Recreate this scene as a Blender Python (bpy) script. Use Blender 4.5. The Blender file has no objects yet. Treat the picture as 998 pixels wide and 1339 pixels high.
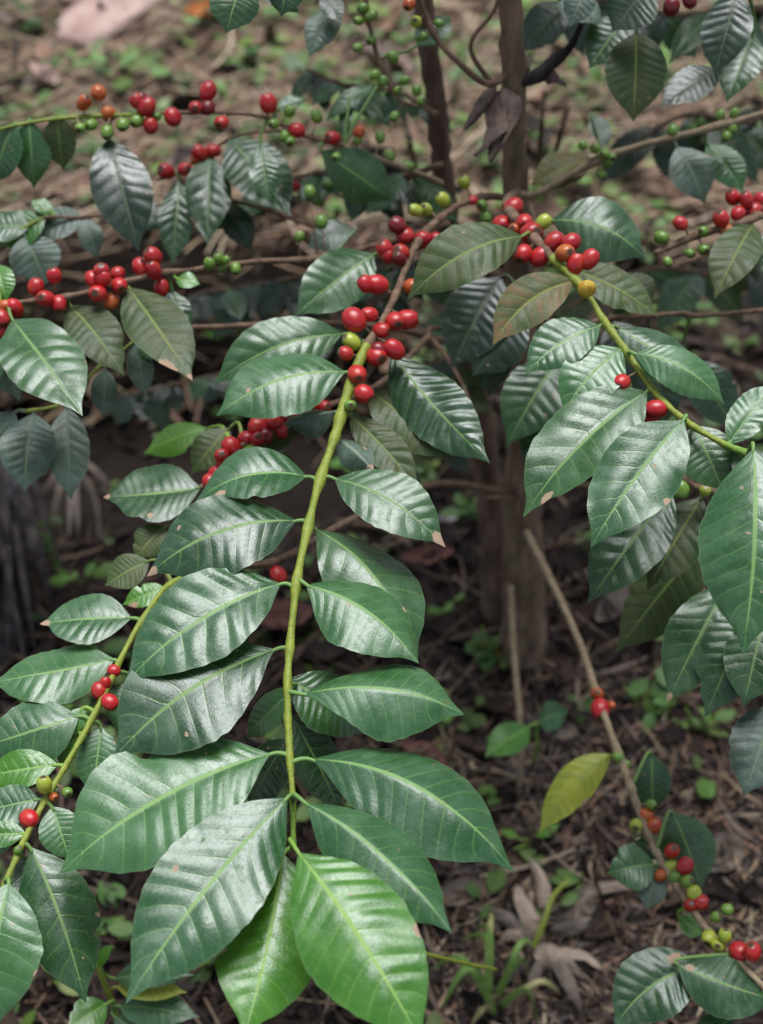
import bpy, math, random
from mathutils import Vector, Matrix, noise
import array

R = math.radians
rng = random.Random(7)
sc = bpy.context.scene
COL = sc.collection

# ------------------------------------------------------------------ camera
W, H = 998.0, 1339.0            # the photograph's own pixel grid (used to measure directions)
FOV = R(45)
F = H / 2 / math.tan(FOV / 2)
CAMZ, PITCH = 1.30, R(45)
camd = bpy.data.cameras.new('camera'); cam = bpy.data.objects.new('camera', camd); COL.objects.link(cam)
cam.location = (0, 0, CAMZ); cam.rotation_euler = (math.pi/2 - PITCH, 0, 0)
camd.sensor_fit = 'VERTICAL'; camd.sensor_height = 36; camd.lens = 18 / math.tan(FOV/2)
camd.clip_start = 0.02; camd.clip_end = 500
camd.dof.use_dof = True; camd.dof.focus_distance = 0.80; camd.dof.aperture_fstop = 5.2
sc.camera = cam
CM = Matrix.Rotation(math.pi/2 - PITCH, 3, 'X')
EYE = Vector((0, 0, CAMZ))
def P(px, py, d):
    """world point seen in direction (px,py) at axial distance d"""
    return EYE + CM @ Vector(((px - W/2)/F*d, -(py - H/2)/F*d, -d))
def ground_at(px, py, z=0.0):
    v = P(px, py, 1) - EYE
    for _ in range(12):
        p = EYE + v*((z - CAMZ)/v.z); z = .5*z + .5*gz(p.x, p.y)
    return p
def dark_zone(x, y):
    'hollow added for shade left of and behind the long branch, also masks the painted shade'
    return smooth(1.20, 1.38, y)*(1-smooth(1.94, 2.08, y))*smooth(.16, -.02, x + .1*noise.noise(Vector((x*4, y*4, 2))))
def smooth(a, b, x):
    t = min(1, max(0, (x-a)/(b-a))); return t*t*(3-2*t)
def gz(x, y):
    v = Vector((x, y, 0)); near = smooth(8, 3, math.hypot(x, y))
    z = .020*noise.noise(v*3.1) + .010*noise.noise(v*9.3 + Vector((3, 1, 2))) + .005*noise.noise(v*27) - .36*dark_zone(x, y)  # last term sinks the hollow added to deepen the shade
    return z*near - .02*(1-near)

# ------------------------------------------------------------------ world, sun
SUN_EL, SUN_AZ = R(72), R(8)       # azimuth measured from +Y towards +X
w = bpy.data.worlds.new('World'); sc.world = w; w.use_nodes = True
nt = w.node_tree
sky = nt.nodes.new('ShaderNodeTexSky'); sky.sky_type = 'NISHITA'; sky.sun_disc = False
sky.sun_elevation = SUN_EL; sky.sun_rotation = SUN_AZ
sky.air_density = 1.0; sky.dust_density = 1.5; sky.ozone_density = 1.0
hs = nt.nodes.new('ShaderNodeHueSaturation'); hs.inputs['Saturation'].default_value = .55     # overcast: a greyer sky
nt.links.new(sky.outputs[0], hs.inputs['Color']); nt.links.new(hs.outputs[0], nt.nodes['Background'].inputs[0])
nt.nodes['Background'].inputs[1].default_value = 0.048
sd = bpy.data.lights.new('sun', 'SUN'); sd.energy = 1.5; sd.angle = R(35); sd.color = (.965, .985, .99)
so = bpy.data.objects.new('sun', sd); COL.objects.link(so)
dirv = Vector((math.sin(SUN_AZ)*math.cos(SUN_EL), math.cos(SUN_AZ)*math.cos(SUN_EL), math.sin(SUN_EL)))
so.rotation_euler = dirv.to_track_quat('Z', 'Y').to_euler(); so.location = (0, 2, 6)
sc.view_settings.view_transform = 'Standard'; sc.view_settings.look = 'None'
sc.view_settings.gamma = 1; sc.view_settings.exposure = 1.58
sc.render.engine = 'CYCLES'
sc.cycles.use_denoising = True
sc.cycles.max_bounces = 6; sc.cycles.diffuse_bounces = 3; sc.cycles.glossy_bounces = 3; sc.cycles.transmission_bounces = 3
sc.cycles.caustics_reflective = False; sc.cycles.caustics_refractive = False

# ------------------------------------------------------------------ node helpers
class NB:
    def __init__(s, name):
        s.m = bpy.data.materials.new(name); s.m.use_nodes = True; s.t = s.m.node_tree; s.t.nodes.clear()
        s.out = s.n('ShaderNodeOutputMaterial')
    def n(s, typ, **kw):
        x = s.t.nodes.new(typ)
        for k, v in kw.items(): setattr(x, k, v)
        return x
    def l(s, a, b): s.t.links.new(a, b)
    def put(s, v, sock):
        if hasattr(v, 'is_output'): s.l(v, sock)
        else:
            if isinstance(v, tuple) and len(v) == 3 and sock.type == 'RGBA': v = v + (1,)
            sock.default_value = v
    def math(s, op, a, b=0.0, c=0.0, clamp=False):
        x = s.n('ShaderNodeMath', operation=op, use_clamp=clamp)
        for v, k in zip((a, b, c), x.inputs): s.put(v, k)
        return x.outputs[0]
    def mix(s, f, a, b):
        x = s.n('ShaderNodeMix', data_type='RGBA')
        s.put(f, x.inputs[0]); s.put(a, x.inputs[6]); s.put(b, x.inputs[7])
        return x.outputs[2]
    def ss(s, v, lo, hi):
        x = s.n('ShaderNodeMapRange', interpolation_type='SMOOTHSTEP')
        s.put(v, x.inputs[0]); s.put(lo, x.inputs[1]); s.put(hi, x.inputs[2])
        return x.outputs[0]
    def noise(s, vec, scale, detail=3.0, rough=.55):
        x = s.n('ShaderNodeTexNoise'); s.l(vec, x.inputs['Vector'])
        x.inputs['Scale'].default_value = scale; x.inputs['Detail'].default_value = detail; x.inputs['Roughness'].default_value = rough
        return x.outputs[0]
    def n_noise4(s, co, rn):
        x = s.n('ShaderNodeTexNoise', noise_dimensions='4D'); s.l(co, x.inputs['Vector']); s.put(s.math('MULTIPLY', rn, 40.0), x.inputs['W'])
        x.inputs['Scale'].default_value = 2.2; x.inputs['Detail'].default_value = 2
        return x.outputs[0]
    def coords(s): return s.n('ShaderNodeTexCoord').outputs['Object']
    def rnd(s): return s.n('ShaderNodeObjectInfo').outputs['Random']
    def attr(s, name):
        x = s.n('ShaderNodeAttribute'); x.attribute_name = name; return x
    def bump(s, h, strength, dist):
        x = s.n('ShaderNodeBump'); s.put(h, x.inputs['Height']); x.inputs['Strength'].default_value = strength; x.inputs['Distance'].default_value = dist
        return x.outputs[0]
    def bsdf(s, col, rough, normal=None, spec=.5, coat=0.0):
        x = s.n('ShaderNodeBsdfPrincipled')
        s.put(col, x.inputs['Base Color']); s.put(rough, x.inputs['Roughness'])
        s.put(spec, x.inputs['Specular IOR Level']); s.put(coat, x.inputs['Coat Weight'])
        if normal is not None: s.l(normal, x.inputs['Normal'])
        return x.outputs[0]
    def done(s, sh): s.l(sh, s.out.inputs[0]); return s.m

def leaf_material(name, dark, light, vein, back, rough=.31, trans=.12, dry=(.30, .20, .13), mottled=0.0, mot=(.15, .09, .03), spec=.68, film=.3):
    b = NB(name)
    a = b.attr('leafuv'); sp = b.n('ShaderNodeSeparateXYZ'); b.l(a.outputs['Vector'], sp.inputs[0])
    u, v, c = sp.outputs[0], sp.outputs[1], sp.outputs[2]        # along, across (-1..1), vein phase
    dryf = b.attr('dry').outputs['Fac']
    co = b.coords(); rn = b.rnd()
    av = b.math('ABSOLUTE', v)
    n1 = b.noise(co, 45, 4); n2 = b.noise(co, 260, 3); n3 = b.noise(co, 900, 2)
    # lateral veins: phase c is a whole number on a vein
    fr = b.math('ABSOLUTE', b.math('SUBTRACT', b.math('FRACT', b.math('ADD', c, .5)), .5))
    vm = b.math('SUBTRACT', 1.0, b.ss(fr, .01, .075))
    vm = b.math('MULTIPLY', vm, b.math('SUBTRACT', .75, b.math('MULTIPLY', av, .55)))
    mw = b.math('SUBTRACT', .075, b.math('MULTIPLY', u, .045))
    mid = b.math('SUBTRACT', 1.0, b.ss(av, b.math('MULTIPLY', mw, .35), mw))
    f = b.math('ADD', b.math('MULTIPLY', n1, 1.3), b.math('MULTIPLY', b.math('SUBTRACT', rn, .5), .7))
    col = b.mix(b.ss(f, .3, 1.0), dark, light)
    col = b.mix(b.math('MULTIPLY', b.ss(n2, .5, .8), .35), col, light)
    if mottled > 0:
        bl = b.ss(b.math('ADD', n1, b.math('MULTIPLY', fr, .35)), .45, .72)
        col = b.mix(b.math('MULTIPLY', bl, mottled), col, mot)
    col = b.mix(b.math('MULTIPLY', vm, .55), col, vein)
    col = b.mix(b.math('MULTIPLY', mid, .92), col, vein)
    # dusty film: thin pale residue lying on the blade
    fl = b.math('MULTIPLY', b.ss(b.math('ADD', b.math('MULTIPLY', n1, .6), b.math('MULTIPLY', n3, .4)), .42, .62), film*.35)
    col = b.mix(fl, col, (.22, .32, .27))
    # pale rim, specks and dried parts
    col = b.mix(b.math('MULTIPLY', b.ss(av, .955, 1.0), .35), col, (.16, .22, .10))
    vo = b.n('ShaderNodeTexVoronoi'); b.l(co, vo.inputs['Vector']); vo.inputs['Scale'].default_value = 95
    spk = b.math('MULTIPLY', b.math('SUBTRACT', 1.0, b.ss(vo.outputs['Distance'], .05, .12)), b.math('GREATER_THAN', b.noise(co, 21, 1), .57))
    col = b.mix(b.math('MULTIPLY', spk, .8), col, (.22, .13, .06))
    dcol = b.mix(n2, dry, tuple(x*1.5 for x in dry))
    dn = b.ss(b.math('ADD', dryf, b.math('MULTIPLY', b.math('SUBTRACT', n2, .5), .5)), .4, .6)
    col = b.mix(dn, col, dcol)
    geo = b.n('ShaderNodeNewGeometry')
    fcol = b.mix(geo.outputs['Backfacing'], col, b.mix(b.math('MULTIPLY', vm, .6), back, vein))
    ro = b.math('ADD', b.math('MULTIPLY', b.math('SUBTRACT', n1, .5), .35), rough)
    ro = b.math('ADD', ro, b.math('MULTIPLY', b.math('SUBTRACT', n3, .5), .30))
    ro = b.math('ADD', ro, b.math('MULTIPLY', b.ss(n2, .52, .7), .14))
    ro = b.math('ADD', ro, b.math('MULTIPLY', geo.outputs['Backfacing'], .25), clamp=True)
    ro = b.math('ADD', ro, b.math('MULTIPLY', mid, .28), clamp=True)
    ro = b.math('MAXIMUM', ro, b.math('MULTIPLY', dn, .75))
    hgt = b.math('ADD', b.math('MULTIPLY', b.noise(co, 420, 3), .5), b.math('MULTIPLY', n3, .4))
    hgt = b.math('SUBTRACT', hgt, b.math('MULTIPLY', vm, .5))
    nm = b.bump(hgt, .35, .0006)
    pr = b.bsdf(fcol, ro, nm, spec)
    tr = b.n('ShaderNodeBsdfTranslucent'); b.l(b.mix(.5, fcol, (.20, .38, .03)), tr.inputs[0]); b.l(nm, tr.inputs['Normal'])
    mx = b.n('ShaderNodeMixShader'); mx.inputs[0].default_value = trans
    b.l(pr, mx.inputs[1]); b.l(tr.outputs[0], mx.inputs[2])
    return b.done(mx.outputs[0])

LM = {
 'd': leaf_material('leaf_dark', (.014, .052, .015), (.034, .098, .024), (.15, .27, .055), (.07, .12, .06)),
 'g': leaf_material('leaf_green', (.020, .080, .021), (.048, .138, .038), (.17, .32, .07), (.09, .16, .06)),
 'y': leaf_material('leaf_young', (.032, .135, .011), (.070, .215, .018), (.24, .42, .06), (.14, .26, .05), rough=.27, trans=.2, film=.05),
 'l': leaf_material('leaf_lime', (.10, .27, .015), (.17, .38, .03), (.30, .50, .07), (.2, .36, .06), rough=.45, trans=.25, film=0),
 'o': leaf_material('leaf_olive', (.022, .050, .012), (.050, .085, .018), (.19, .25, .06), (.12, .13, .07), mottled=.45, mot=(.075, .060, .022), rough=.48, spec=.4, film=.1),
 'b': leaf_material('leaf_bronze', (.040, .065, .012), (.080, .095, .016), (.26, .27, .06), (.16, .14, .06), mottled=.8, mot=(.165, .085, .026), rough=.5, spec=.4, film=.1),
 'Y': leaf_material('leaf_yellow', (.38, .40, .03), (.54, .53, .05), (.30, .33, .05), (.4, .4, .1), rough=.5, trans=.2, mottled=.6, mot=(.17, .25, .03), film=0),
 'u': leaf_material('leaf_dusty', (.030, .055, .034), (.075, .115, .072), (.16, .22, .11), (.1, .13, .08), rough=.42, film=1.0),
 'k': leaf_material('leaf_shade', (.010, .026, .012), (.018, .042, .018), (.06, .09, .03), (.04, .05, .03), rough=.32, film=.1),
}

def bark_material(name, a, c, scale=60, lichen=None, rough=.8):
    b = NB(name); co = b.coords()
    mp = b.n('ShaderNodeMapping'); b.l(co, mp.inputs[0]); mp.inputs['Scale'].default_value = (1, 1, .3)
    n1 = b.noise(mp.outputs[0], scale, 5, .65); n2 = b.noise(co, scale*4, 3)
    col = b.mix(b.ss(n1, .3, .7), a, c)
    if lichen: col = b.mix(b.math('MULTIPLY', b.ss(b.noise(co, scale*.6, 3), .55, .68), .7), col, lichen)
    h = b.math('ADD', n1, b.math('MULTIPLY', n2, .4))
    return b.done(b.bsdf(col, rough, b.bump(h, .6, .002), .3))
BARK = bark_material('bark_trunk', (.10, .064, .044), (.29, .195, .135), 70, (.15, .15, .08))
BARK_DARK = bark_material('bark_dark', (.075, .045, .032), (.22, .145, .105), 60)
TWIG = bark_material('bark_twig', (.10, .058, .036), (.23, .15, .10), 120)
TAN = bark_material('twig_tan', (.20, .145, .085), (.34, .26, .17), 120)
STEM = bark_material('stem_green', (.17, .22, .030), (.27, .31, .045), 150, rough=.45)
STEM_G = bark_material('stem_fresh', (.13, .24, .035), (.20, .32, .05), 150, rough=.45)
BLACKTWIG = bark_material('twig_black', (.010, .008, .008), (.035, .026, .025), 80)

def cherry_material(name, a, c, patch=None):
    b = NB(name); co = b.coords(); rn = b.rnd()
    col = b.mix(b.math('ADD', b.math('MULTIPLY', rn, .7), b.math('MULTIPLY', b.noise(co, 120, 2), .3)), a, c)
    if patch: col = b.mix(b.math('MULTIPLY', b.ss(b.n_noise4(co, rn), .45, .7), .8), col, patch)
    z = b.attr('cap').outputs['Fac']
    col = b.mix(z, col, (.06, .035, .015))
    n2 = b.noise(co, 500, 2)
    ro = b.math('ADD', .20, b.math('MULTIPLY', n2, .16))
    x = b.bsdf(col, ro, b.bump(b.noise(co, 220, 2), .15, .001), .5, .15)
    return b.done(x)
CHM = {'r': cherry_material('cherry_red', (.29, .007, .013), (.52, .016, .020), (.48, .040, .015)),
       'k': cherry_material('cherry_dark', (.13, .006, .010), (.22, .008, .012)),
       'o': cherry_material('cherry_orange', (.42, .07, .012), (.46, .13, .02), (.40, .025, .014)),
       'g': cherry_material('cherry_green', (.10, .21, .03), (.18, .31, .045)),
       'y': cherry_material('cherry_yellow', (.34, .40, .04), (.42, .44, .05), (.20, .34, .04))}

# ------------------------------------------------------------------ object helpers
def mesh_obj(name, verts, faces, mats, origin, parent=None, fmat=None, smooth=True, attrs=None):
    o3 = Vector(origin)
    me = bpy.data.meshes.new(name)
    me.from_pydata([tuple(Vector(v) - o3) for v in verts], [], faces)
    for m in (mats if isinstance(mats, (list, tuple)) else [mats]): me.materials.append(m)
    if fmat: me.polygons.foreach_set('material_index', fmat)
    if smooth: me.polygons.foreach_set('use_smooth', [True]*len(me.polygons))
    for nm, (typ, data) in (attrs or {}).items():
        at = me.attributes.new(nm, typ, 'POINT')
        flat = array.array('f', [x for d in data for x in (d if isinstance(d, (tuple, list)) else (d,))])
        at.data.foreach_set({'FLOAT': 'value', 'FLOAT_VECTOR': 'vector', 'FLOAT_COLOR': 'color'}[typ], flat)
    me.update()
    o = bpy.data.objects.new(name, me); COL.objects.link(o)
    place(o, o3, parent)
    return o
WORLD = {}
def place(o, wpos, parent=None):
    wpos = Vector(wpos); WORLD[o.name] = wpos
    if parent is not None:
        o.parent = parent; o.location = wpos - WORLD[parent.name]
    else: o.location = wpos
def thing(name, label, cat, loc, group=None):
    o = bpy.data.objects.new(name, None); COL.objects.link(o); o.empty_display_size = .05
    place(o, loc); o['label'] = label; o['category'] = cat
    if group: o['group'] = group
    return o
def tag(o, label, cat, group=None, kind=None):
    o['label'] = label; o['category'] = cat
    if group: o['group'] = group
    if kind: o['kind'] = kind
    return o

def catmull(pts, n=6):
    """pts: list of (Vector, extra...) tuples -> dense list"""
    out = []
    k = len(pts)
    for i in range(k - 1):
        p0, p1, p2, p3 = pts[max(i-1, 0)], pts[i], pts[i+1], pts[min(i+2, k-1)]
        for j in range(n):
            t = j/n
            f = lambda a, b, c, d: .5*((2*b) + (c - a)*t + (2*a - 5*b + 4*c - d)*t*t + (3*b - a - 3*c + d)*t**3)
            out.append(tuple(f(a, b, c, d) for a, b, c, d in zip(p0, p1, p2, p3)))
    out.append(tuple(pts[-1]))
    return out
class Tube:
    def __init__(s): s.v = []; s.f = []; s.m = []
    def add(s, pts, rads, mi=0, n=8, mis=None, knob=0.0, cap=True):
        base = len(s.v); ref = Vector((.13, .31, .94)).normalized()
        for i, p in enumerate(pts):
            t = (pts[min(i+1, len(pts)-1)] - pts[max(i-1, 0)])
            if t.length < 1e-9: t = Vector((0, 0, 1))
            t.normalize()
            a = t.cross(ref)
            if a.length < .05: a = t.cross(Vector((1, 0, 0)))
            a.normalize(); b = t.cross(a)
            for k in range(n):
                an = 2*math.pi*k/n
                r = rads[i]
                if knob: r *= 1 + knob*noise.noise(p*90 + Vector((math.cos(an), math.sin(an), 0))*1.2)
                s.v.append(p + (a*math.cos(an) + b*math.sin(an))*r)
        for i in range(len(pts)-1):
            for k in range(n):
                q = base + i*n
                s.f.append((q+k, q+(k+1) % n, q+n+(k+1) % n, q+n+k)); s.m.append(mis[i] if mis else mi)
        if cap:
            s.f.append(tuple(base + k for k in reversed(range(n)))); s.m.append(mis[0] if mis else mi)
            s.f.append(tuple(base + (len(pts)-1)*n + k for k in range(n))); s.m.append(mis[-1] if mis else mi)
    def build(s, name, mats, origin, parent=None): return mesh_obj(name, s.v, s.f, mats, origin, parent, s.m)

# ------------------------------------------------------------------ leaves
def leaf_geometry(B, T, wpx, bend=0, roll=0, fold=8, arch=.07, corr=.010, N=9, seed=0, nib=(), dry=None, hi=True, wide=.47, droop=.10, twist=0, face=.62, wabs=None):
    rg = random.Random(seed); corr = corr*rg.uniform(.45, .85)
    if not twist: twist = rg.uniform(-22, 22)
    if arch == .07: arch = rg.uniform(.03, .12)
    if N == 9: N = rg.choice((8, 9, 10))
    NU, NV = (N*7 + 4, 9) if hi else (N*5, 6)
    ax = T - B; L = ax.length; a = ax.normalized()
    midp = (B + T)/2
    view = (midp - EYE).normalized()
    up = ((EYE - midp).normalized()*(1-face) + Vector((0, 0, 1))*face).normalized()
    n = (up - a*up.dot(a)).normalized()
    n = Matrix.Rotation(R(roll), 3, a) @ n
    s = n.cross(a).normalized()                         # across
    depth = -(CM.transposed() @ (midp - EYE)).z
    cf = math.sqrt(max(.2, 1 - s.dot(view)**2))
    wid = wabs or wpx*depth/F/cf
    # midrib curve; bend is sideways in the picture, in photo pixels
    side = a.cross(view).normalized()
    M = midp + side*(bend*2*depth/F) + n*(arch*L*2)
    verts = []; luv = []; dr = []
    ph = rg.uniform(0, 6.28); ph2 = rg.uniform(0, 6.28); wv = rg.uniform(.010, .028)
    for i in range(NU+1):
        u = i/NU
        p = B*(1-u)**2 + M*2*u*(1-u) + T*u*u
        tg = ((M-B)*2*(1-u) + (T-M)*2*u).normalized()
        nn = (n - tg*n.dot(tg)).normalized()
        if twist: nn = Matrix.Rotation(R(twist*(u-.3)), 3, tg) @ nn
        ss = nn.cross(tg).normalized()
        e = .80 + .30*smooth(.6, 1.0, u) + .22*(1-smooth(0, .2, u))
        k = math.log(.5)/math.log(wide)
        h = max(0.0, math.sin(math.pi*min(1, max(0, u))**k))**e if 0 < u < 1 else 0.0
        h *= 1 - .30*smooth(.82, .95, u)
        h += .016*(1-u) + .012*u*(1-smooth(.97, 1, u))
        for j in range(-NV, NV+1):
            v = j/NV; av = abs(v); sg = 1 if v >= 0 else -1
            hw = wid/2*h*(1 + .022*math.sin(2*math.pi*N*(u-.13) + ph*sg)*smooth(.05, .3, u)*.5 + .014*noise.noise(Vector((u*26, sg*5.0, seed*.19))) + .035*noise.noise(Vector((u*5, sg*3.1, seed*.37))))
            for (nu, nsd, nd, nwid) in nib:
                if nsd == sg: hw *= 1 - nd*math.exp(-((u-nu)/nwid)**2)*(1 + .35*noise.noise(Vector((u*60, seed, 1))))
            # lateral veins start at the midrib and run forward to the edge
            c = N*(u*1.04 - .155*av**1.15*(1-.3*u)) + (.18 if sg > 0 else 0.0) + .55*noise.noise(Vector((u*4, sg*2.0, seed*.11)))
            bulge = abs(math.sin(math.pi*c))
            env = (smooth(0, .35, av))*(1-.55*smooth(.75, 1, av))*min(1, h*1.3)
            z = corr*L*(bulge - .6)*env*(1 + .9*noise.noise(Vector((u*2.5, v*1.2, seed*.77))))
            z -= droop*wid*h*av*av*.5
            z += wv*L*av*av*h*math.sin(2*math.pi*(1.4*u) + ph2 + (1.3 if sg > 0 else 0))
            z -= .003*L*math.exp(-(v/.09)**2)*h
            z += .012*L*noise.noise(Vector((u*3, v*1.5, seed*1.7)))*h
            fo = R(fold)
            verts.append(p + ss*(v*hw*math.cos(fo)) + nn*(av*hw*math.sin(fo) + z))
            luv.append((u, v, c))
            d = 0.0
            if dry:
                for (du, dv, rad) in dry:
                    q = math.hypot((u-du)*1.0, (v*h-dv)*.38)
                    d = max(d, 1.25*(1 - q/rad) if q < rad else 0)
            dr.append(d)
    m = 2*NV+1; faces = []
    for i in range(NU):
        for j in range(m-1):
            q = i*m + j
            faces.append((q, q+m, q+m+1, q+1))
    return verts, faces, luv, dr
def add_leaf(parent, B, T, wpx, style='d', attach=None, name='leaf', label=None, pet=.0016, **kw):
    seed = kw.pop('seed', rng.randint(0, 10**6))
    q = random.Random(seed)                                # insect bites and dried edge spots, different on every leaf
    if not kw.get('dry') and q.random() < .65: kw['dry'] = [(q.uniform(.1, .95), q.uniform(-.9, .9), q.uniform(.010, .022)), (q.uniform(.1, .95), q.uniform(-.9, .9), q.uniform(.010, .018)), (q.uniform(.25, .95), q.choice((-.95, .95)), q.uniform(.025, .06)), (q.uniform(.2, .8), q.uniform(-.7, .7), q.uniform(.015, .028))]
    if not kw.get('nib') and q.random() < .35: kw['nib'] = [(q.uniform(.3, .85), q.choice((-1, 1)), q.uniform(.08, .28), q.uniform(.02, .06))]
    verts, faces, luv, dr = leaf_geometry(B, T, wpx, seed=seed, **kw)
    if attach is not None:                               # petiole
        t = Tube(); A = Vector(attach); a = (T-B).normalized()
        Dn = (B - A).length
        c1 = A + (B-A)*.4 + Vector((0, 0, .1*Dn)); c2 = B - a*min(.4*Dn, .02)
        pts = []; rd = []
        Bi = B + a*.004
        for i in range(8):
            u = i/7
            pts.append(A*(1-u)**3 + c1*3*u*(1-u)**2 + c2*3*u*u*(1-u) + Bi*u**3); rd.append(pet*(1.15-.45*u))
        t.add(pts, rd, n=6)
        b0 = len(verts)
        verts = verts + t.v; faces = faces + [tuple(x + b0 for x in f) for f in t.f]
        luv = luv + [(0.0, 0.0, .5)]*len(t.v); dr = dr + [0.0]*len(t.v)
    o = mesh_obj(name, verts, faces, LM[style], B, parent, attrs={'leafuv': ('FLOAT_VECTOR', luv), 'dry': ('FLOAT', dr)})
    if label: o['label'] = label
    return o

# ------------------------------------------------------------------ cherries
def cherry_mesh(key):
    vs, fs, cap = [], [], []
    nr, ns = 14, 18
    for i in range(nr+1):
        th = math.pi*i/nr
        for k in range(ns):
            ph = 2*math.pi*k/ns
            r = math.sin(th)*.5*(1 + .02*math.cos(2*ph))
            z = .54*math.cos(th)
            if th < .42: z -= .055*(1 - (th/.42)**2)          # navel
            if th > 2.7: z += .03*((th-2.7)/.44)**2
            vs.append((r*math.cos(ph)*1.0, r*math.sin(ph)*.95, z))
            cap.append(1.0 if th < .25 else (.6 if th < .48 else 0.0))
    for i in range(nr):
        for k in range(ns):
            fs.append((i*ns+k, (i+1)*ns+k, (i+1)*ns+(k+1) % ns, i*ns+(k+1) % ns))
    me = bpy.data.meshes.new('cherry'); me.from_pydata(vs, [], fs); me.materials.append(CHM[key])
    me.polygons.foreach_set('use_smooth', [True]*len(me.polygons))
    at = me.attributes.new('cap', 'FLOAT', 'POINT'); at.data.foreach_set('value', cap)
    me.update(); return me
CHMESH = {k: cherry_mesh(k) for k in CHM}
CH_LABEL = {'k': 'dark overripe red cherry', 'o': 'half ripe orange cherry', 'g': 'small unripe green cherry', 'y': 'unripe yellow green cherry'}

# ------------------------------------------------------------------ branches
class Branch:
    """a shoot measured as (px, py, distance, radius in mm, material index)"""
    def __init__(s, tree, pts, mats, label=None, knob=.25, ends=True):
        s.raw = pts; s.tree = tree
        d = catmull([tuple(P(*q[:3])) + (q[3]/1000,) for q in pts], 7)
        s.pts = [Vector(q[:3]) for q in d]; s.rad = [q[3] for q in d]
        s.px = catmull([(q[0], q[1]) for q in pts], 7)
        s.tube = Tube(); s.mis = [pts[min(i//7, len(pts)-1)][4] for i in range(len(d)-1)]
        s.mats = mats; s.knob = knob
        s.origin = s.pts[0]
        s.empty = None; s.label = label
        s.kids = []; s.droop = .32
    def near(s, px, py):
        best = min(range(len(s.px)), key=lambda i: (s.px[i][0]-px)**2 + (s.px[i][1]-py)**2)
        return best
    def depth(s, i): return -(CM.transposed() @ (s.pts[i] - EYE)).z
    def leaf(s, bx, by, tx, ty, wpx, style='d', db=0.0, dt=None, name='leaf', label=None, at=None, **kw):
        i = s.near(*(at or (bx, by))); d0 = s.depth(i) + db
        Lp = math.hypot(tx-bx, ty-by)
        if dt is None: dt = -s.droop*(ty-by)/F*d0
        B = P(bx, by, d0); T = P(tx, ty, d0 + dt)
        s.kids.append(('leaf', B, T, wpx, style, s.pts[i], name, label, kw))
    def auto(s, n, size, styles, f0=.15, f1=1.0, hang=.6):
        for k in range(n):
            i = int((f0 + (f1-f0)*(k+.5)/n)*(len(s.px)-1)); x, y = s.px[i]
            for sd in (-1, 1):
                an = rng.uniform(.5, 1.25)*sd + math.pi/2*(1 if hang else 0)
                L = size*rng.uniform(.75, 1.2)
                s.leaf(x + rng.uniform(-3, 3), y, x + math.cos(math.pi/2 + sd*rng.uniform(.15, 1.1))*L, y + L*rng.uniform(.45, 1.0), L*.46, rng.choice(styles), db=rng.uniform(-.01, .03), dt=rng.uniform(-.03, .02), hi=False)
    def cherries(s, lst, key='r', spread=.010):
        for c in lst:
            x, y, dia = c[:3]; k = c[3] if len(c) > 3 else key
            i = s.near(x, y); d0 = s.depth(i) - .003 + rng.uniform(-spread, spread)*.6
            p = P(x, y, d0); sz = dia*d0/F
            s.kids.append(('cherry', p, sz, k, s.pts[i]))
    def build(s):
        rad = list(s.rad)
        for k in s.kids:                                    # swollen nodes where leaves and fruit sit
            a = k[5] if k[0] == 'leaf' else k[4]
            for i, p in enumerate(s.pts):
                q = (p-a).length
                if q < .02: rad[i] = max(rad[i], s.rad[i]*(1 + (.45 if k[0] == 'leaf' else .35)*math.exp(-(q/.006)**2)))
        s.tube.add(s.pts, rad, n=10, mis=s.mis, knob=s.knob)
        for k in s.kids:
            if k[0] == 'cherry':
                p, sz, a = k[1], k[2], k[4]
                if (p-a).length > sz*.4:
                    s.tube.add([a, (a+p)/2 + Vector((0, 0, .001)), p], [.0009, .0007, .0006], mi=0, n=6)
        br = s.tube.build('branch', s.mats, s.origin, s.tree)
        if s.label: br['label'] = s.label
        for k in s.kids:
            if k[0] == 'leaf':
                _, B, T, wpx, st, a, nm, lb, kw = k
                add_leaf(br, B, T, wpx, st, a, nm, lb, **kw)
            else:
                _, p, sz, key, a = k
                o = bpy.data.objects.new('cherry', CHMESH[key]); COL.objects.link(o); place(o, p, br)
                dirn = (p - a)
                if dirn.length < 1e-5: dirn = Vector((0, 0, 1))
                dirn = dirn.normalized() + Vector((rng.uniform(-.7, .7), rng.uniform(-.7, .7), rng.uniform(-.7, .7)))
                o.rotation_euler = dirn.to_track_quat('Z', 'Y').to_euler(); o.scale = (sz*rng.uniform(.93, 1.02), sz*rng.uniform(.93, 1.02), sz*rng.uniform(1.0, 1.16))
                if key in CH_LABEL: o['label'] = CH_LABEL[key]
        return br

def trunk_d(py, Yt):
    th = PITCH + math.atan((py - H/2)/F)
    return math.sin(PITCH)*Yt*(1 + math.tan(th))

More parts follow.
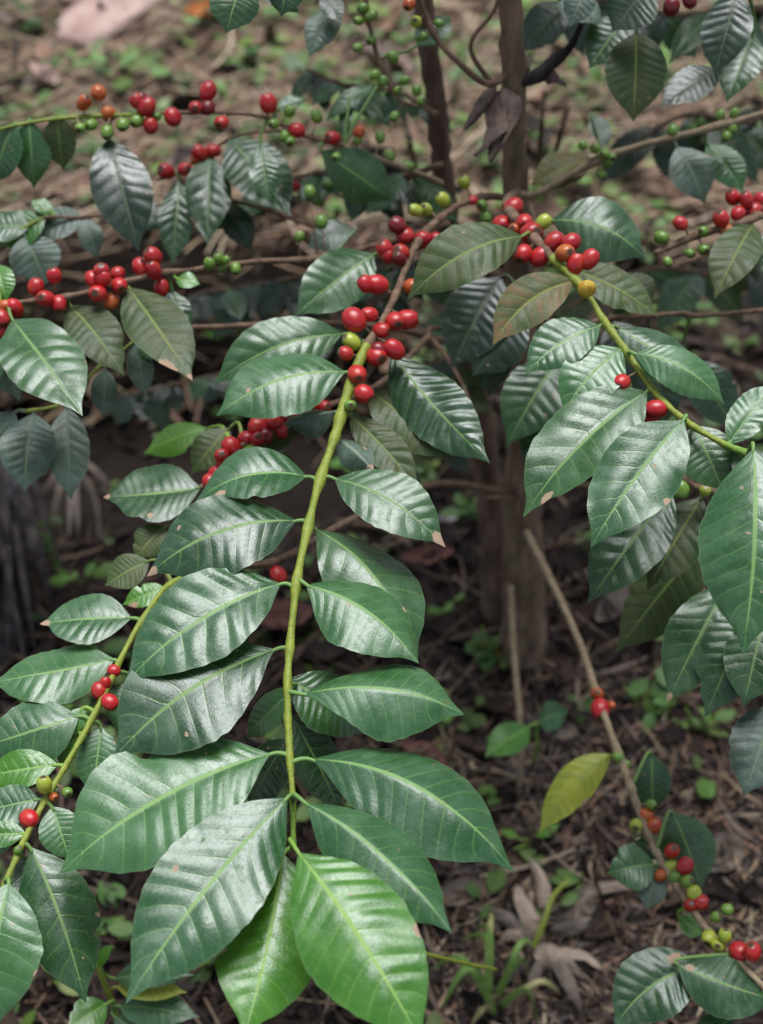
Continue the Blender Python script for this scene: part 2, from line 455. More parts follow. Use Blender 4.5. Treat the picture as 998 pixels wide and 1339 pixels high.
# ================================================================== THE MAIN TREE
base = ground_at(684, 868); base.z = 0
tree = thing('coffee_tree', 'two stemmed coffee tree whose cherry laden branches fill the middle of the picture', 'coffee tree', base)
YB, YA = 1.02, 1.09
def trunk(pix, Yt, mat, label=None):
    pts = [P(x, y, trunk_d(y, Yt)) for x, y, r in pix]
    d = catmull([tuple(p) + (q[2]/1000,) for p, q in zip(pts, pix)], 6)
    t = Tube(); t.add([Vector(q[:3]) for q in d], [q[3] for q in d], n=14, knob=.30)
    o = t.build('trunk', mat, pts[-1], tree)
    if label: o['label'] = label
trunk([(664, -260, 6), (668, -120, 8), (668, 0, 10), (672, 120, 11), (674, 240, 12), (677, 330, 14), (681, 470, 17), (684, 600, 20), (685, 720, 23), (685, 820, 27), (685, 868, 33), (685, 900, 40)], YB, BARK, 'brown main stem')
trunk([(545, -200, 6), (550, -60, 8), (555, 20, 9), (566, 100, 9.5), (575, 180, 10), (582, 260, 11), (596, 360, 12), (618, 480, 14), (636, 600, 16), (646, 720, 19), (652, 830, 22), (654, 880, 26)], YA, BARK_DARK, 'darker thinner second stem')

# --- centre branch (the sharp one, tip towards the viewer)
C = Branch(tree, [(673, 262, 1.13, 3.42, 0), (640, 257, 1.10, 3.19, 0), (600, 268, 1.06, 3.04, 0), (562, 298, 1.02, 2.74, 0), (538, 332, .985, 2.58, 0), (520, 380, .955, 2.51, 0),
     (500, 420, .93, 2.01, 0), (480, 452, .915, 2.89, 1), (462, 492, .90, 3.04, 1), (450, 530, .888, 3.04, 1), (436, 578, .872, 2.89, 1), (420, 623, .855, 2.81, 1), (404, 683, .835, 2.65, 1),
     (389, 757, .812, 2.50, 1), (379, 848, .79, 2.18, 1), (376, 905, .775, 2.03, 1), (379, 988, .758, 1.79, 1), (383, 1045, .747, 1.64, 2), (383, 1108, .738, 1.56, 2)], [TWIG, STEM, STEM_G],
     'arching branch with a long yellow green tip hung with pairs of leaves')
C.droop = .55
C.leaf(490, 332, 385, 413, 74, 'd', roll=-10, corr=.014, db=.01)
C.leaf(448, 437, 279, 502, 74, 'd', bend=-10, corr=.010, db=.02, roll=-8, N=9)
C.leaf(452, 486, 283, 544, 84, 'g', bend=-12, corr=.011, fold=-6, dry=[(.72, -.1, .035)], roll=8)
C.leaf(512, 462, 641, 606, 84, 'd', bend=-6, corr=.018, roll=8, db=.015, fold=-4, N=10)
C.leaf(484, 512, 592, 602, 72, 'o', db=.035, corr=.016, roll=5)
C.leaf(458, 543, 550, 645, 50, 'o', db=.02, corr=.014, dry=[(.95, .1, .12)])
C.leaf(442, 573, 490, 618, 44, 'u', db=.012, corr=.006, fold=-25, dry=[(.95, 0, .22), (.5, .9, .15)], hi=False)
C.leaf(440, 538, 370, 556, 44, 'u', db=.012, fold=-25, corr=.006, nib=[(.7, -1, .5, .1)], dry=[(.8, .8, .12)], hi=False, droop=.5)
C.leaf(401, 623, 256, 655, 70, 'g', bend=-8, corr=.012, roll=14, db=.006, nib=[(.75, 1, .22, .12), (.5, 1, .15, .05)], dry=[(.8, .5, .12)])
C.leaf(438, 626, 583, 716, 78, 'd', bend=6, corr=.010, roll=-4, fold=6, dry=[(.97, .05, .16)])
C.leaf(387, 681, 192, 754, 104, 'd', bend=-10, corr=.012, roll=6, fold=-5, dry=[(.42, -.15, .03), (.7, -.55, .025), (.97, 0, .08)])
C.leaf(413, 692, 546, 864, 104, 'd', bend=14, corr=.009, fold=-14, db=.026, roll=-16)
C.leaf(367, 763, 162, 896, 112, 'g', bend=-10, corr=.013, fold=8, roll=4)
C.leaf(401, 765, 548, 868, 100, 'g', bend=14, db=-.006, corr=.009, fold=-14, roll=-16)
C.leaf(360, 849, 150, 990, 134, 'd', wide=.53, bend=-10, corr=.011, fold=4, roll=10)
C.leaf(396, 908, 608, 935, 98, 'g', wide=.55, bend=10, corr=.006, fold=-20, roll=-16, db=-.006)
C.leaf(353, 986, 78, 1143, 152, 'g', wide=.50, bend=-12, corr=.013, fold=6, roll=13, N=11, face=.6)
C.leaf(408, 993, 673, 1141, 132, 'g', wide=.52, bend=18, corr=.009, fold=-20, roll=-12, N=11)
C.leaf(375, 1044, 164, 1313, 142, 'g', bend=-8, corr=.009, fold=4, roll=-4, db=-.016, N=11, face=.6)
C.leaf(398, 1049, 591, 1220, 114, 'g', wide=.51, bend=12, corr=.007, fold=-22, roll=-10, db=-.034, N=10)
C.leaf(370, 1117, 318, 1360, 138, 'y', bend=6, corr=.012, fold=-6, N=10, db=-.006, label='bright green young leaf')
C.leaf(391, 1116, 556, 1372, 148, 'y', bend=4, corr=.011, fold=-4, N=10, db=-.05, label='bright green young leaf')
# shaded leaves hanging below the branch
C.leaf(386, 900, 322, 966, 42, 'g', db=.02, dt=.02); C.leaf(378, 888, 478, 960, 78, 'd', db=.02, dt=.01, corr=.012)
C.leaf(381, 935, 446, 1062, 62, 'd', db=.03, dt=.01, corr=.014); C.leaf(377, 965, 326, 1055, 62, 'k', db=.035, dt=.01)
C.leaf(480, 560, 545, 690, 60, 'k', db=.10, dt=.03)
C.cherries([(476, 515, 26), (467, 489, 25), (492, 466, 28), (516, 457, 27), (496, 460, 24, 'k'), (463, 418, 31), (483, 411, 21), (493, 372, 29), (478, 371, 23), (538, 375, 23, 'o'), (517, 420, 27), (532, 418, 28),
     (499, 432, 23), (460, 447, 24, 'y'), (452, 462, 20), (458, 530, 16, 'g'), (520, 295, 25, 'k'), (530, 308, 24), (503, 326, 25), (524, 331, 25), (553, 314, 24), (570, 312, 18), (508, 334, 20), (522, 338, 20, 'k'),
     (543, 275, 18, 'y'), (557, 274, 18, 'y'), (579, 261, 20, 'y'), (595, 301, 15, 'g'), (630, 268, 16, 'g'), (635, 284, 16, 'g'), (607, 238, 18, 'y'), (618, 262, 14, 'r')])
C.build()
# --- cherry twig running left behind it
K = Branch(tree, [(560, 440, 1.12, 3, 0), (500, 500, 1.03, 2.6, 0), (436, 528, .985, 2.2, 0), (380, 548, .97, 2.0, 0), (320, 580, .955, 1.8, 0), (285, 618, .95, 1.6, 0), (262, 638, .945, 1.2, 0)], [TWIG], 'short side branch with red cherries behind the long one')
K.cherries([(406, 530, 26), (423, 533, 21), (430, 545, 18), (357, 552, 23), (338, 558, 26), (337, 574, 19), (303, 584, 26), (295, 606, 25), (275, 630, 22), (309, 596, 18, 'k'), (380, 546, 22), (367, 562, 20), (322, 573, 21), (290, 596, 20), (392, 540, 20), (347, 571, 20, 'k'), (283, 618, 20)])
K.leaf(262, 638, 135, 650, 78, 'd', corr=.013, roll=14, nib=[(.85, 1, .3, .08), (.6, 1, .12, .06)], dry=[(.98, 0, .09), (.5, .8, .05)], bend=4)
K.leaf(385, 552, 330, 602, 40, 'o', db=.01); K.leaf(345, 585, 385, 640, 40, 'o', db=.03)
K.leaf(272, 560, 188, 594, 40, 'l', db=.12, dt=.0, fold=-5, label='bright lime green leaf')
K.leaf(300, 560, 250, 620, 46, 'o', db=.05)
K.build()

# --- right branch
Rb = Branch(tree, [(676, 250, 1.12, 4.00, 0), (662, 268, 1.03, 3.80, 0), (688, 300, .94, 3.60, 0), (722, 337, .905, 2.45, 1), (748, 362, .893, 2.38, 1), (768, 384, .885, 2.30, 1), (790, 420, .875, 2.16, 1), (816, 456, .865, 2.09, 1), (852, 507, .85, 2.02, 1),
     (894, 549, .83, 1.94, 1), (950, 582, .81, 1.87, 2), (1002, 604, .79, 1.80, 2), (1070, 650, .77, 1.66, 2), (1120, 700, .755, 1.30, 2)], [TWIG, STEM, STEM_G], 'right branch with cherries at its base and a yellow gall')
Rb.leaf(683, 309, 532, 392, 76, 'o', corr=.013, roll=-6, bend=-8, fold=6, db=-.02, label='bronzed leaf with yellow midrib')
Rb.leaf(752, 367, 644, 452, 64, 'b', bend=-14, corr=.008, roll=-8, label='orange brown ageing leaf')
Rb.leaf(722, 288, 845, 340, 84, 'd', db=.03, corr=.014, roll=10, bend=10, fold=-8)
Rb.leaf(748, 352, 862, 415, 52, 'o', db=.03, corr=.012)
Rb.leaf(786, 426, 686, 490, 64, 'g', bend=-6, corr=.010)
Rb.leaf(814, 456, 735, 542, 76, 'g', bend=-4, corr=.008, fold=6)
Rb.leaf(806, 427, 927, 500, 62, 'd', bend=-8, corr=.010, fold=-10, db=.014)
Rb.leaf(829, 462, 948, 530, 56, 'g', bend=8, corr=.009, fold=-10, dt=-.012, db=-.012)
Rb.leaf(846, 512, 684, 677, 108, 'd', bend=-8, corr=.009, fold=14, roll=6, dry=[(.86, .3, .08)])
Rb.leaf(894, 549, 772, 717, 104, 'g', bend=-4, corr=.006, fold=6, db=-.022)
Rb.leaf(906, 556, 946, 645, 74, 'd', db=.012, corr=.008)
Rb.leaf(952, 582, 1012, 500, 50, 'g', db=.0)
Rb.leaf(985, 588, 971, 856, 146, 'g', bend=10, corr=.017, db=-.03, fold=-6, N=10, roll=12)
Rb.leaf(960, 590, 1008, 640, 50, 'd', db=.02)
Rb.leaf(1030, 625, 1010, 850, 120, 'd', db=-.01); Rb.leaf(1040, 630, 1140, 560, 100, 'g')
Rb.cherries([(671, 272, 26), (657, 293, 24), (686, 291, 24), (695, 305, 31), (725, 316, 27), (747, 317, 25), (739, 331, 26, 'o'), (684, 332, 26), (706, 336, 26), (771, 339, 25), (753, 345, 25), (674, 301, 20, 'o'), (711, 290, 20, 'y'), (652, 292, 18),
     (813, 500, 23), (858, 535, 27), (853, 546, 20)])
gall = None
Rb.build()
# ball shaped yellow gall on the right branch
def blob(name, p, r, mat, parent, sq=(1, 1, 1)):
    vs, fs = [], []
    for i in range(9):
        th = math.pi*i/8
        for k in range(12):
            q = Vector((math.sin(th)*math.cos(k*math.pi/6)*sq[0], math.sin(th)*math.sin(k*math.pi/6)*sq[1], math.cos(th)*sq[2]))
            vs.append(p + q*r*(1 + .18*noise.noise(q*2 + p*40)))
    for i in range(8):
        for k in range(12): fs.append((i*12+k, (i+1)*12+k, (i+1)*12+(k+1) % 12, i*12+(k+1) % 12))
    return mesh_obj(name, vs, fs, mat, p, parent)
_b = NB('gall_yellow'); _co = _b.coords()
GALL = _b.done(_b.bsdf(_b.mix(_b.ss(_b.noise(_co, 260, 3), .4, .65), (.50, .33, .03), (.42, .20, .02)), .6, _b.bump(_b.noise(_co, 600, 2), .5, .001)))
gb = blob('gall', P(767, 378, .872), .0066, GALL, [o for o in COL.objects if o.name.startswith('branch')][-1], (1, .9, 1.05)); gb['label'] = 'knobbly yellow gall'

# --- upper left branch
T_ = Branch(tree, [(578, 240, 1.16, 3.20, 0), (540, 224, 1.13, 2.60, 0), (505, 212, 1.11, 2.40, 0), (450, 191, 1.09, 1.76, 1), (400, 178, 1.08, 1.60, 1), (340, 152, 1.07, 1.60, 1), (260, 147, 1.06, 1.60, 1), (180, 150, 1.05, 1.44, 2), (100, 153, 1.04, 1.36, 2), (40, 160, 1.03, 1.20, 2), (-30, 176, 1.02, 0.96, 2)],
     [TAN, TWIG, STEM], 'upper left branch with scattered red cherries')
T_.leaf(38, 155, 45, 247, 52, 'g', corr=.010, fold=-20, dt=.02, face=.2); T_.leaf(20, 160, -6, 240, 50, 'g', corr=.010, dt=.02)
T_.leaf(74, 150, 83, 222, 42, 'o', dt=.02)
T_.leaf(142, 182, 182, 330, 78, 'k', corr=.012, dt=-.02, N=9, face=.35)
T_.leaf(340, 190, 352, 265, 40, 'd', dt=-.01)
T_.leaf(418, 196, 514, 262, 68, 'g', dt=.03, fold=-8, corr=.006, db=.0, face=.1, wide=.55)
T_.leaf(362, 142, 402, 128, 20, 'g', hi=False); T_.leaf(490, 110, 424, 160, 22, 'g', db=.03, at=(450, 190), hi=False)
T_.leaf(458, 120, 448, 178, 18, 'g', db=.03, at=(450, 190), hi=False)
T_.cherries([(110, 134, 20, 'o'), (129, 121, 20, 'o'), (142, 149, 22, 'o'), (179, 132, 21), (192, 139, 23), (186, 130, 18, 'k'), (197, 164, 21), (226, 153, 23), (272, 119, 23), (272, 140, 20, 'k'), (256, 140, 18), (290, 160, 19), (351, 135, 25), (388, 170, 21), (435, 180, 21),
     (119, 163, 17, 'g'), (140, 173, 18, 'g'), (105, 167, 14, 'g'), (161, 163, 17, 'g'), (179, 158, 18, 'g'), (205, 152, 12, 'g'), (414, 152, 16, 'g'), (379, 145, 16, 'g'), (379, 185, 16, 'g'), (358, 162, 16, 'g'), (372, 178, 14, 'g'),
     (470, 172, 16, 'o'), (497, 179, 15, 'g'), (468, 183, 13, 'g'), (509, 203, 15, 'g'), (534, 217, 15, 'g'), (440, 205, 13, 'g')])
T_.build()
T2 = Branch(tree, [(452, 191, 1.09, 1.8, 0), (380, 172, 1.12, 1.7, 0), (315, 176, 1.13, 1.6, 0), (270, 200, 1.13, 1.5, 0), (235, 225, 1.13, 1.3, 0), (205, 236, 1.13, 1, 0)], [TWIG], 'thin side branch hung with drooping leaves')
T2.leaf(236, 234, 226, 347, 46, 'd', corr=.011, dt=-.02); T2.leaf(274, 202, 272, 320, 60, 'd', corr=.011, dt=-.03); T2.leaf(300, 180, 380, 283, 78, 'd', corr=.013, dt=-.03)
T2.cherries([(217, 224, 23), (242, 221, 20), (261, 200, 22), (279, 197, 20), (258, 208, 18, 'o')]); T2.build()
T3 = Branch(tree, [(420, 300, 1.16, 2, 0), (300, 262, 1.15, 1.8, 0), (200, 272, 1.14, 1.6, 0), (112, 284, 1.13, 1.5, 0), (55, 286, 1.12, 1.3, 1), (5, 318, 1.11, 1, 1)], [TWIG, STEM], 'low side branch with silvery leaves')
T3.leaf(60, 282, -4, 322, 44, 'y', dt=.0); T3.leaf(112, 285, 126, 338, 32, 'u', dt=.0, hi=False); T3.leaf(110, 284, 36, 304, 42, 'u', dt=.0); T3.leaf(40, 296, -30, 300, 40, 'g', dt=.0); T3.leaf(32, 308, 62, 372, 66, 'u', dt=.0, corr=.012)
T3.leaf(70, 278, 40, 262, 20, 'y', dt=.0, hi=False); T3.leaf(180, 272, 215, 300, 40, 'k', dt=.0); T3.leaf(290, 262, 330, 330, 40, 'k', dt=0.0); T3.leaf(250, 264, 300, 300, 40, 'd', dt=0.01); T3.build()

# --- middle left branch
M_ = Branch(tree, [(585, 292, 1.18, 3.20, 0), (500, 318, 1.10, 2.72, 0), (415, 338, 1.04, 2.40, 0), (340, 342, 1.02, 2.32, 0), (262, 352, 1.00, 2.24, 0), (200, 360, .985, 2.16, 0), (125, 380, .97, 2.00, 0), (80, 389, .965, 1.92, 0), (20, 397, .955, 1.76, 0), (-40, 408, .945, 1.60, 0)], [TWIG], 'middle left brown branch with three bunches of cherries')
M_.leaf(16, 418, 108, 544, 98, 'd', corr=.016, dt=-.06, db=-.01, face=.6, N=9)
M_.leaf(92, 400, 163, 492, 66, 'o', corr=.015, db=.01, dt=-.03)
M_.leaf(168, 376, 252, 498, 78, 'o', corr=.010, dt=-.05, dry=[(.85, -.5, .16), (.97, 0, .06)], label='dusty olive leaf with a brown patch')
M_.leaf(-10, 440, 26, 525, 50, 'u', db=.02, dt=0); M_.leaf(-20, 420, 0, 500, 40, 'd', dt=0)
M_.leaf(-5, 345, 10, 395, 36, 'y', db=.02)
M_.leaf(225, 380, 240, 450, 40, 'd', db=.05); M_.leaf(215, 378, 205, 460, 44, 'k', db=.04)
M_.leaf(462, 298, 402, 326, 36, 'u', db=.02, at=(440, 335)); M_.leaf(230, 365, 262, 372, 22, 'y', hi=False)
M_.cherries([(71, 360, 20), (47, 375, 22), (60, 391, 25), (77, 397, 20), (19, 403, 26), (2, 416, 22), (2, 432, 20), (6, 400, 18, 'o'), (121, 365, 20), (133, 355, 22), (135, 364, 21), (128, 384, 24), (154, 358, 19), (156, 373, 22), (146, 394, 22, 'o'), (184, 349, 23), (200, 335, 25), (201, 353, 23), (211, 377, 21), (192, 345, 18, 'k'),
     (274, 344, 16, 'g'), (289, 349, 16, 'g'), (308, 351, 15, 'g'), (286, 337, 15, 'g'), (296, 340, 12, 'g'), (392, 309, 14, 'g'), (420, 290, 18, 'g'), (405, 250, 16, 'g')])
M_.build()
M2 = Branch(tree, [(80, 389, .965, 1.8, 0), (98, 440, .99, 1.6, 0), (112, 498, .995, 1.5, 1), (80, 528, .985, 1.4, 1), (34, 538, .975, 1.2, 1)], [TWIG, STEM], 'hanging green shoot under the left bunches')
M2.leaf(44, 540, 32, 644, 70, 'u', corr=.012, dt=-.02); M2.leaf(88, 532, 93, 655, 54, 'u', corr=.010, dt=-.02); M2.leaf(20, 538, -20, 600, 44, 'u', dt=0); M2.build()
M3 = Branch(tree, [(110, 500, .995, 1.4, 0), (130, 480, 1.0, 1.3, 0), (160, 458, 1.01, 1.2, 0), (185, 438, 1.02, 1, 0)], [STEM], 'thin green shoot with two small bluish leaves')
M3.leaf(138, 482, 136, 546, 34, 'u', dt=0, hi=False); M3.leaf(178, 443, 190, 520, 34, 'u', dt=0, hi=False); M3.leaf(180, 440, 215, 470, 30, 'g', dt=0, hi=False); M3.build()
X1 = Branch(tree, [(592, 330, 1.24, 3, 0), (520, 350, 1.30, 2.6, 0), (430, 355, 1.36, 2.3, 0), (340, 372, 1.40, 2, 0), (250, 385, 1.42, 1.6, 0)], [TWIG], 'deep shaded branch behind the middle left one')
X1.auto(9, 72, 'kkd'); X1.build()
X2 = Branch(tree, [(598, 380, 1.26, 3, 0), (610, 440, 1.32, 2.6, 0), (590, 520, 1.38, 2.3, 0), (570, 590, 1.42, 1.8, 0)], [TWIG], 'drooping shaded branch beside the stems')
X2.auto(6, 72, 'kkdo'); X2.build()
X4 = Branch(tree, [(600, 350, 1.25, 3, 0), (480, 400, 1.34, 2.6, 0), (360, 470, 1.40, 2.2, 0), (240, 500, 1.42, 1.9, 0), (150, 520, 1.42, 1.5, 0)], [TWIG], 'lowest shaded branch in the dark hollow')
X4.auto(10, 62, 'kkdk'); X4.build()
X5 = Branch(tree, [(572, 150, 1.13, 3, 0), (520, 120, 1.22, 2.2, 0), (450, 110, 1.28, 1.8, 0), (400, 90, 1.3, 1.4, 0)], [TWIG], 'small shaded branch left of the second stem')
X5.auto(5, 52, 'kdgg'); X5.build()
X3 = Branch(tree, [(578, 215, 1.15, 3, 0), (500, 235, 1.25, 2.4, 0), (420, 225, 1.3, 2.2, 0), (340, 250, 1.34, 1.8, 0)], [TWIG], 'shaded branch behind the upper left one')
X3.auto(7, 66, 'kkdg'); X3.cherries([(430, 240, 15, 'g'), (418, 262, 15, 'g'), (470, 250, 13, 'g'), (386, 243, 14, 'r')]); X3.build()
# bare brown branches behind
for pts in ([(640, 470, 1.26, 4, 0), (560, 440, 1.20, 3.4, 0), (470, 424, 1.13, 3, 0), (345, 425, 1.08, 2.7, 0), (245, 428, 1.05, 2.3, 0), (170, 420, 1.03, 1.8, 0)],
            [(585, 430, 1.24, 2.6, 0), (560, 432, 1.18, 2.4, 0), (582, 465, 1.16, 2.2, 0), (606, 505, 1.15, 1.8, 0), (620, 545, 1.14, 1.2, 0)],
            [(690, 655, 1.42, 2.6, 0), (660, 650, 1.38, 2.4, 0), (636, 651, 1.36, 2.0, 0)],
            [(690, 720, 1.47, 2.4, 0), (730, 712, 1.43, 2.2, 0), (765, 698, 1.40, 1.5, 0)]):
    Branch(tree, pts, [TWIG], 'bare brown twig').build()

# --- lower left branch
L_ = Branch(tree, [(684, 650, 1.42, 4.00, 0), (575, 632, 1.29, 3.60, 0), (462, 678, 1.11, 3.20, 0), (365, 732, .98, 3.00, 0), (292, 742, .925, 1.97, 1), (226, 762, .895, 1.90, 1), (190, 805, .87, 1.84, 1), (160, 858, .85, 1.84, 1), (125, 932, .825, 1.77, 1), (85, 1003, .80, 1.63, 1), (40, 1082, .775, 1.56, 1), (8, 1152, .755, 1.43, 1), (-30, 1230, .74, 1.22, 1)], [TWIG, STEM],
     'lower left branch with a yellow green stem')
L_.leaf(172, 808, 52, 816, 66, 'g', corr=.009, roll=12, dry=[(.98, .1, .17)], nib=[(.9, 1, .4, .05)])
L_.leaf(150, 862, -14, 893, 76, 'g', corr=.010, fold=-6, bend=6, roll=10)
L_.leaf(104, 936, -25, 978, 84, 'g', corr=.011, fold=-6, bend=4)
L_.leaf(133, 950, 122, 1042, 54, 'g', corr=.007, db=.006)
L_.leaf(76, 1000, -25, 1016, 50, 'y', corr=.006); L_.leaf(52, 1045, -25, 1062, 52, 'g', corr=.008)
L_.leaf(68, 1054, 92, 1126, 54, 'g', corr=.007); L_.leaf(34, 1090, -30, 1094, 34, 'y', corr=.006)
L_.leaf(40, 1108, 112, 1312, 98, 'd', corr=.010, fold=-8, bend=6); L_.leaf(12, 1155, -6, 1350, 116, 'g', corr=.008, db=-.012, bend=-6)
L_.leaf(-8, 1180, -70, 1290, 90, 'g')
L_.leaf(195, 733, 137, 766, 44, 'o', db=.02, at=(226, 762)); L_.leaf(216, 688, 176, 730, 42, 'o', db=.03, at=(240, 755)); L_.leaf(218, 769, 160, 791, 30, 'y', db=.01, dry=[(.8, .5, .22)], hi=False)
L_.leaf(172, 888, 152, 958, 44, 'g', db=.012); L_.leaf(100, 960, 78, 1000, 34, 'y', db=.01, hi=False); L_.leaf(108, 925, 92, 960, 26, 'y', hi=False)
L_.leaf(30, 1120, 60, 1190, 50, 'd', db=.03); L_.leaf(20, 1050, -20, 1130, 46, 'd', db=.04)
L_.cherries([(130, 903, 21), (144, 918, 21), (149, 877, 17), (138, 893, 16), (58, 1026, 22, 'y'), (38, 1070, 25), (88, 1036, 15, 'g'), (24, 1112, 14, 'g'), (70, 1042, 12, 'o'), (364, 752, 22)])
L_.build()

# --- lower right branch
B_ = Branch(tree, [(688, 695, 1.42, 4.2, 0), (720, 758, 1.32, 4, 0), (758, 840, 1.21, 3.6, 0), (785, 920, 1.12, 3.2, 0), (825, 1030, 1.05, 2.9, 0), (850, 1098, 1.02, 2.7, 0), (880, 1150, .99, 2.5, 0), (922, 1212, .96, 2.3, 0), (972, 1264, .93, 2.2, 0), (1040, 1330, .90, 2.0, 1)], [TAN, STEM],
     'long tan branch drooping to the lower right corner')
B_.leaf(802, 986, 705, 1091, 52, 'Y', db=.01, bend=-10, corr=.022, dt=-.01, fold=-12, twist=25, dry=[(.97, .2, .05), (.5, .95, .07), (.3, -.95, .05), (.7, -.5, .02)], label='yellowed dying leaf', at=(806, 985))
B_.leaf(857, 1130, 794, 1142, 58, 'g', corr=.008); B_.leaf(858, 1134, 846, 1190, 40, 'u', hi=False)
B_.leaf(880, 1062, 918, 1164, 78, 'd', corr=.008, fold=-10, db=.012, dt=.0, at=(862, 1110)); B_.leaf(852, 985, 853, 1062, 48, 'd', dt=0, db=.015, at=(825, 1030))
B_.leaf(830, 1100, 875, 1120, 30, 'd', db=.02, hi=False); B_.leaf(888, 1200, 920, 1222, 30, 'y', db=.02, hi=False)
B_.leaf(918, 1262, 803, 1345, 88, 'd', corr=.012, bend=-14, dry=[(.2, -.4, .10)], db=.0, at=(960, 1255)); B_.leaf(885, 1262, 1015, 1308, 76, 'd', corr=.011, fold=-10, bend=-6, db=-.012, dry=[(.12, .1, .07)], at=(950, 1255))
B_.leaf(960, 1330, 900, 1370, 40, 'g', db=.02)
B_.cherries([(855, 1080, 22, 'o'), (845, 1066, 20, 'o'), (832, 1079, 18, 'y'), (879, 1113, 21), (896, 1132, 23), (878, 1133, 18, 'y'), (864, 1145, 18, 'o'), (883, 1147, 16, 'g'), (899, 1152, 17, 'g'), (908, 1168, 20, 'y'), (915, 1179, 23), (903, 1184, 18), (927, 1226, 19, 'y'), (948, 1223, 19, 'y'), (939, 1236, 19, 'y'), (967, 1244, 25), (984, 1244, 25), (951, 1189, 16, 'g'), (936, 1199, 15, 'g'),
     (785, 927, 25), (781, 907, 17, 'o'), (800, 922, 11, 'o'), (808, 990, 14, 'g'), (818, 1000, 13, 'g'), (852, 1052, 14, 'g')])
B_.build()

# --- upper branches near the stems
U1 = Branch(tree, [(670, 90, 1.06, 3.4, 0), (640, 110, 1.05, 3, 0), (600, 82, 1.03, 2.6, 0), (565, 40, 1.02, 2.2, 0), (540, -30, 1.0, 2, 0)], [TWIG], 'upper brown twig between the stems')
U1.cherries([(544, 28, 17, 'y'), (535, 5, 18, 'o'), (552, 48, 13, 'g'), (574, 30, 12, 'g')])
U1.build()
U2 = Branch(tree, [(640, 105, 1.05, 2.4, 0), (615, 60, 1.03, 2, 0), (648, 10, 1.01, 1.6, 0), (655, -40, 1.0, 1.4, 0)], [TWIG], 'thin forked twig near the top'); U2.build()
U3 = Branch(tree, [(556, -90, 1.05, 2.6, 0), (500, -50, 1.04, 2.2, 0), (478, 0, 1.04, 2, 0), (486, 45, 1.05, 1.6, 0), (500, 90, 1.06, 1.4, 0), (520, 128, 1.07, 1.2, 0), (548, 140, 1.075, 1, 0)], [TWIG], 'top twig with small green cherries')
U3.cherries([(x, y, s_, 'g') for x, y, s_ in ((476, 44, 0), (486, 21, 15), (469, 27, 14), (480, 115, 0), (495, 82, 0), (514, 74, 16), (490, 98, 14), (500, 106, 15), (503, 121, 0), (486, 52, 14), (495, 40, 0), (475, 10, 16), (468, 62, 13), (530, 105, 14), (545, 118, 13), (551, 132, 14), (520, 118, 12), (516, 152, 13)) if s_])
U3.leaf(440, 8, 404, 76, 42, 'u', at=(500, -10), db=.02); U3.leaf(424, -10, 445, 30, 30, 'k', at=(500, -10)); U3.leaf(545, 60, 590, 20, 40, 'd', db=.04)
U3.build()
U4 = Branch(tree, [(674, 255, 1.13, 4, 0), (705, 252, 1.12, 3.4, 0), (772, 214, 1.11, 3.2, 0), (838, 190, 1.10, 3, 0), (942, 164, 1.09, 2.6, 0), (1060, 130, 1.08, 2, 0)], [TAN], 'straight tan branch rising to the right')
U4.leaf(772, 208, 694, 242, 48, 'b', db=.02, corr=.008, label='yellowish bronze leaf'); U4.leaf(885, 192, 922, 266, 54, 'u', corr=.012, dt=0); U4.leaf(925, 188, 972, 252, 42, 'g', db=.03)
U4.leaf(775, 150, 795, 192, 26, 'u', hi=False, db=.02, at=(790, 205))
U4.cherries([(790, 202, 15, 'g'), (778, 194, 14, 'g'), (795, 212, 14, 'g'), (787, 228, 14, 'g'), (800, 205, 12, 'g'), (762, 190, 13, 'g'), (880, 170, 15, 'g'), (957, 168, 14, 'g'), (950, 178, 13, 'g'), (960, 148, 13, 'g'), (942, 150, 13, 'g')])
U4.build()
# black dead snag by the main stem with withered leaves
BL = Branch(tree, [(672, 112, 1.07, 4, 0), (695, 103, 1.06, 5, 0), (712, 92, 1.055, 5.5, 0), (730, 76, 1.05, 5, 0), (748, 58, 1.04, 3.5, 0), (760, 30, 1.03, 2, 0)], [BLACKTWIG], 'blackened dead side branch', knob=.5)
BL.build()
_w = NB('withered'); _c = _w.coords()
WITHER = _w.done(_w.bsdf(_w.mix(_w.ss(_w.noise(_c, 60, 4), .3, .7), (.06, .042, .034), (.19, .125, .10)), .8, _w.bump(_w.noise(_c, 200, 3), .6, .003)))
def strip(name, pts, w0, mat, parent=None, curl=.5, label=None, seed=0):
    """a withered leaf: a curled tapering blade along a path"""
    d = catmull([tuple(p) for p in pts], 6); d = [Vector(q) for q in d]; vs = []; fs = []; nv = 6; rs = random.Random(seed); tw0 = rs.uniform(-.7, .7); tw1 = rs.uniform(-1.2, 1.2)
    for i, p in enumerate(d):
        u = i/(len(d)-1); t = (d[min(i+1, len(d)-1)] - d[max(i-1, 0)]).normalized()
        to = (EYE - p).normalized(); s = t.cross(to).normalized(); n = s.cross(t); rm = Matrix.Rotation(tw0 + tw1*u, 3, t); s = rm @ s; n = rm @ n
        hw = w0*math.sin(math.pi*(.06 + .92*u)**.8)
        for j in range(nv+1):
            v = j/nv*2-1; an = v*(1.2 + curl)
            vs.append(p + s*(hw*v*(1 + .12*noise.noise(Vector((u*9, v, seed+.5))))) - n*(hw*abs(v)**1.4*curl - .5*w0*noise.noise(Vector((u*3.5, v*.8, seed))) - .2*w0*noise.noise(Vector((u*11, v*3, seed)))))
    m = nv+1
    for i in range(len(d)-1):
        for j in range(nv): fs.append((i*m+j, i*m+j+1, (i+1)*m+j+1, (i+1)*m+j))
    o = mesh_obj(name, vs, fs, mat, d[0], parent)
    if label: o['label'] = label
    return o
bl = [o for o in COL.objects if o.name.startswith('branch')][-1]
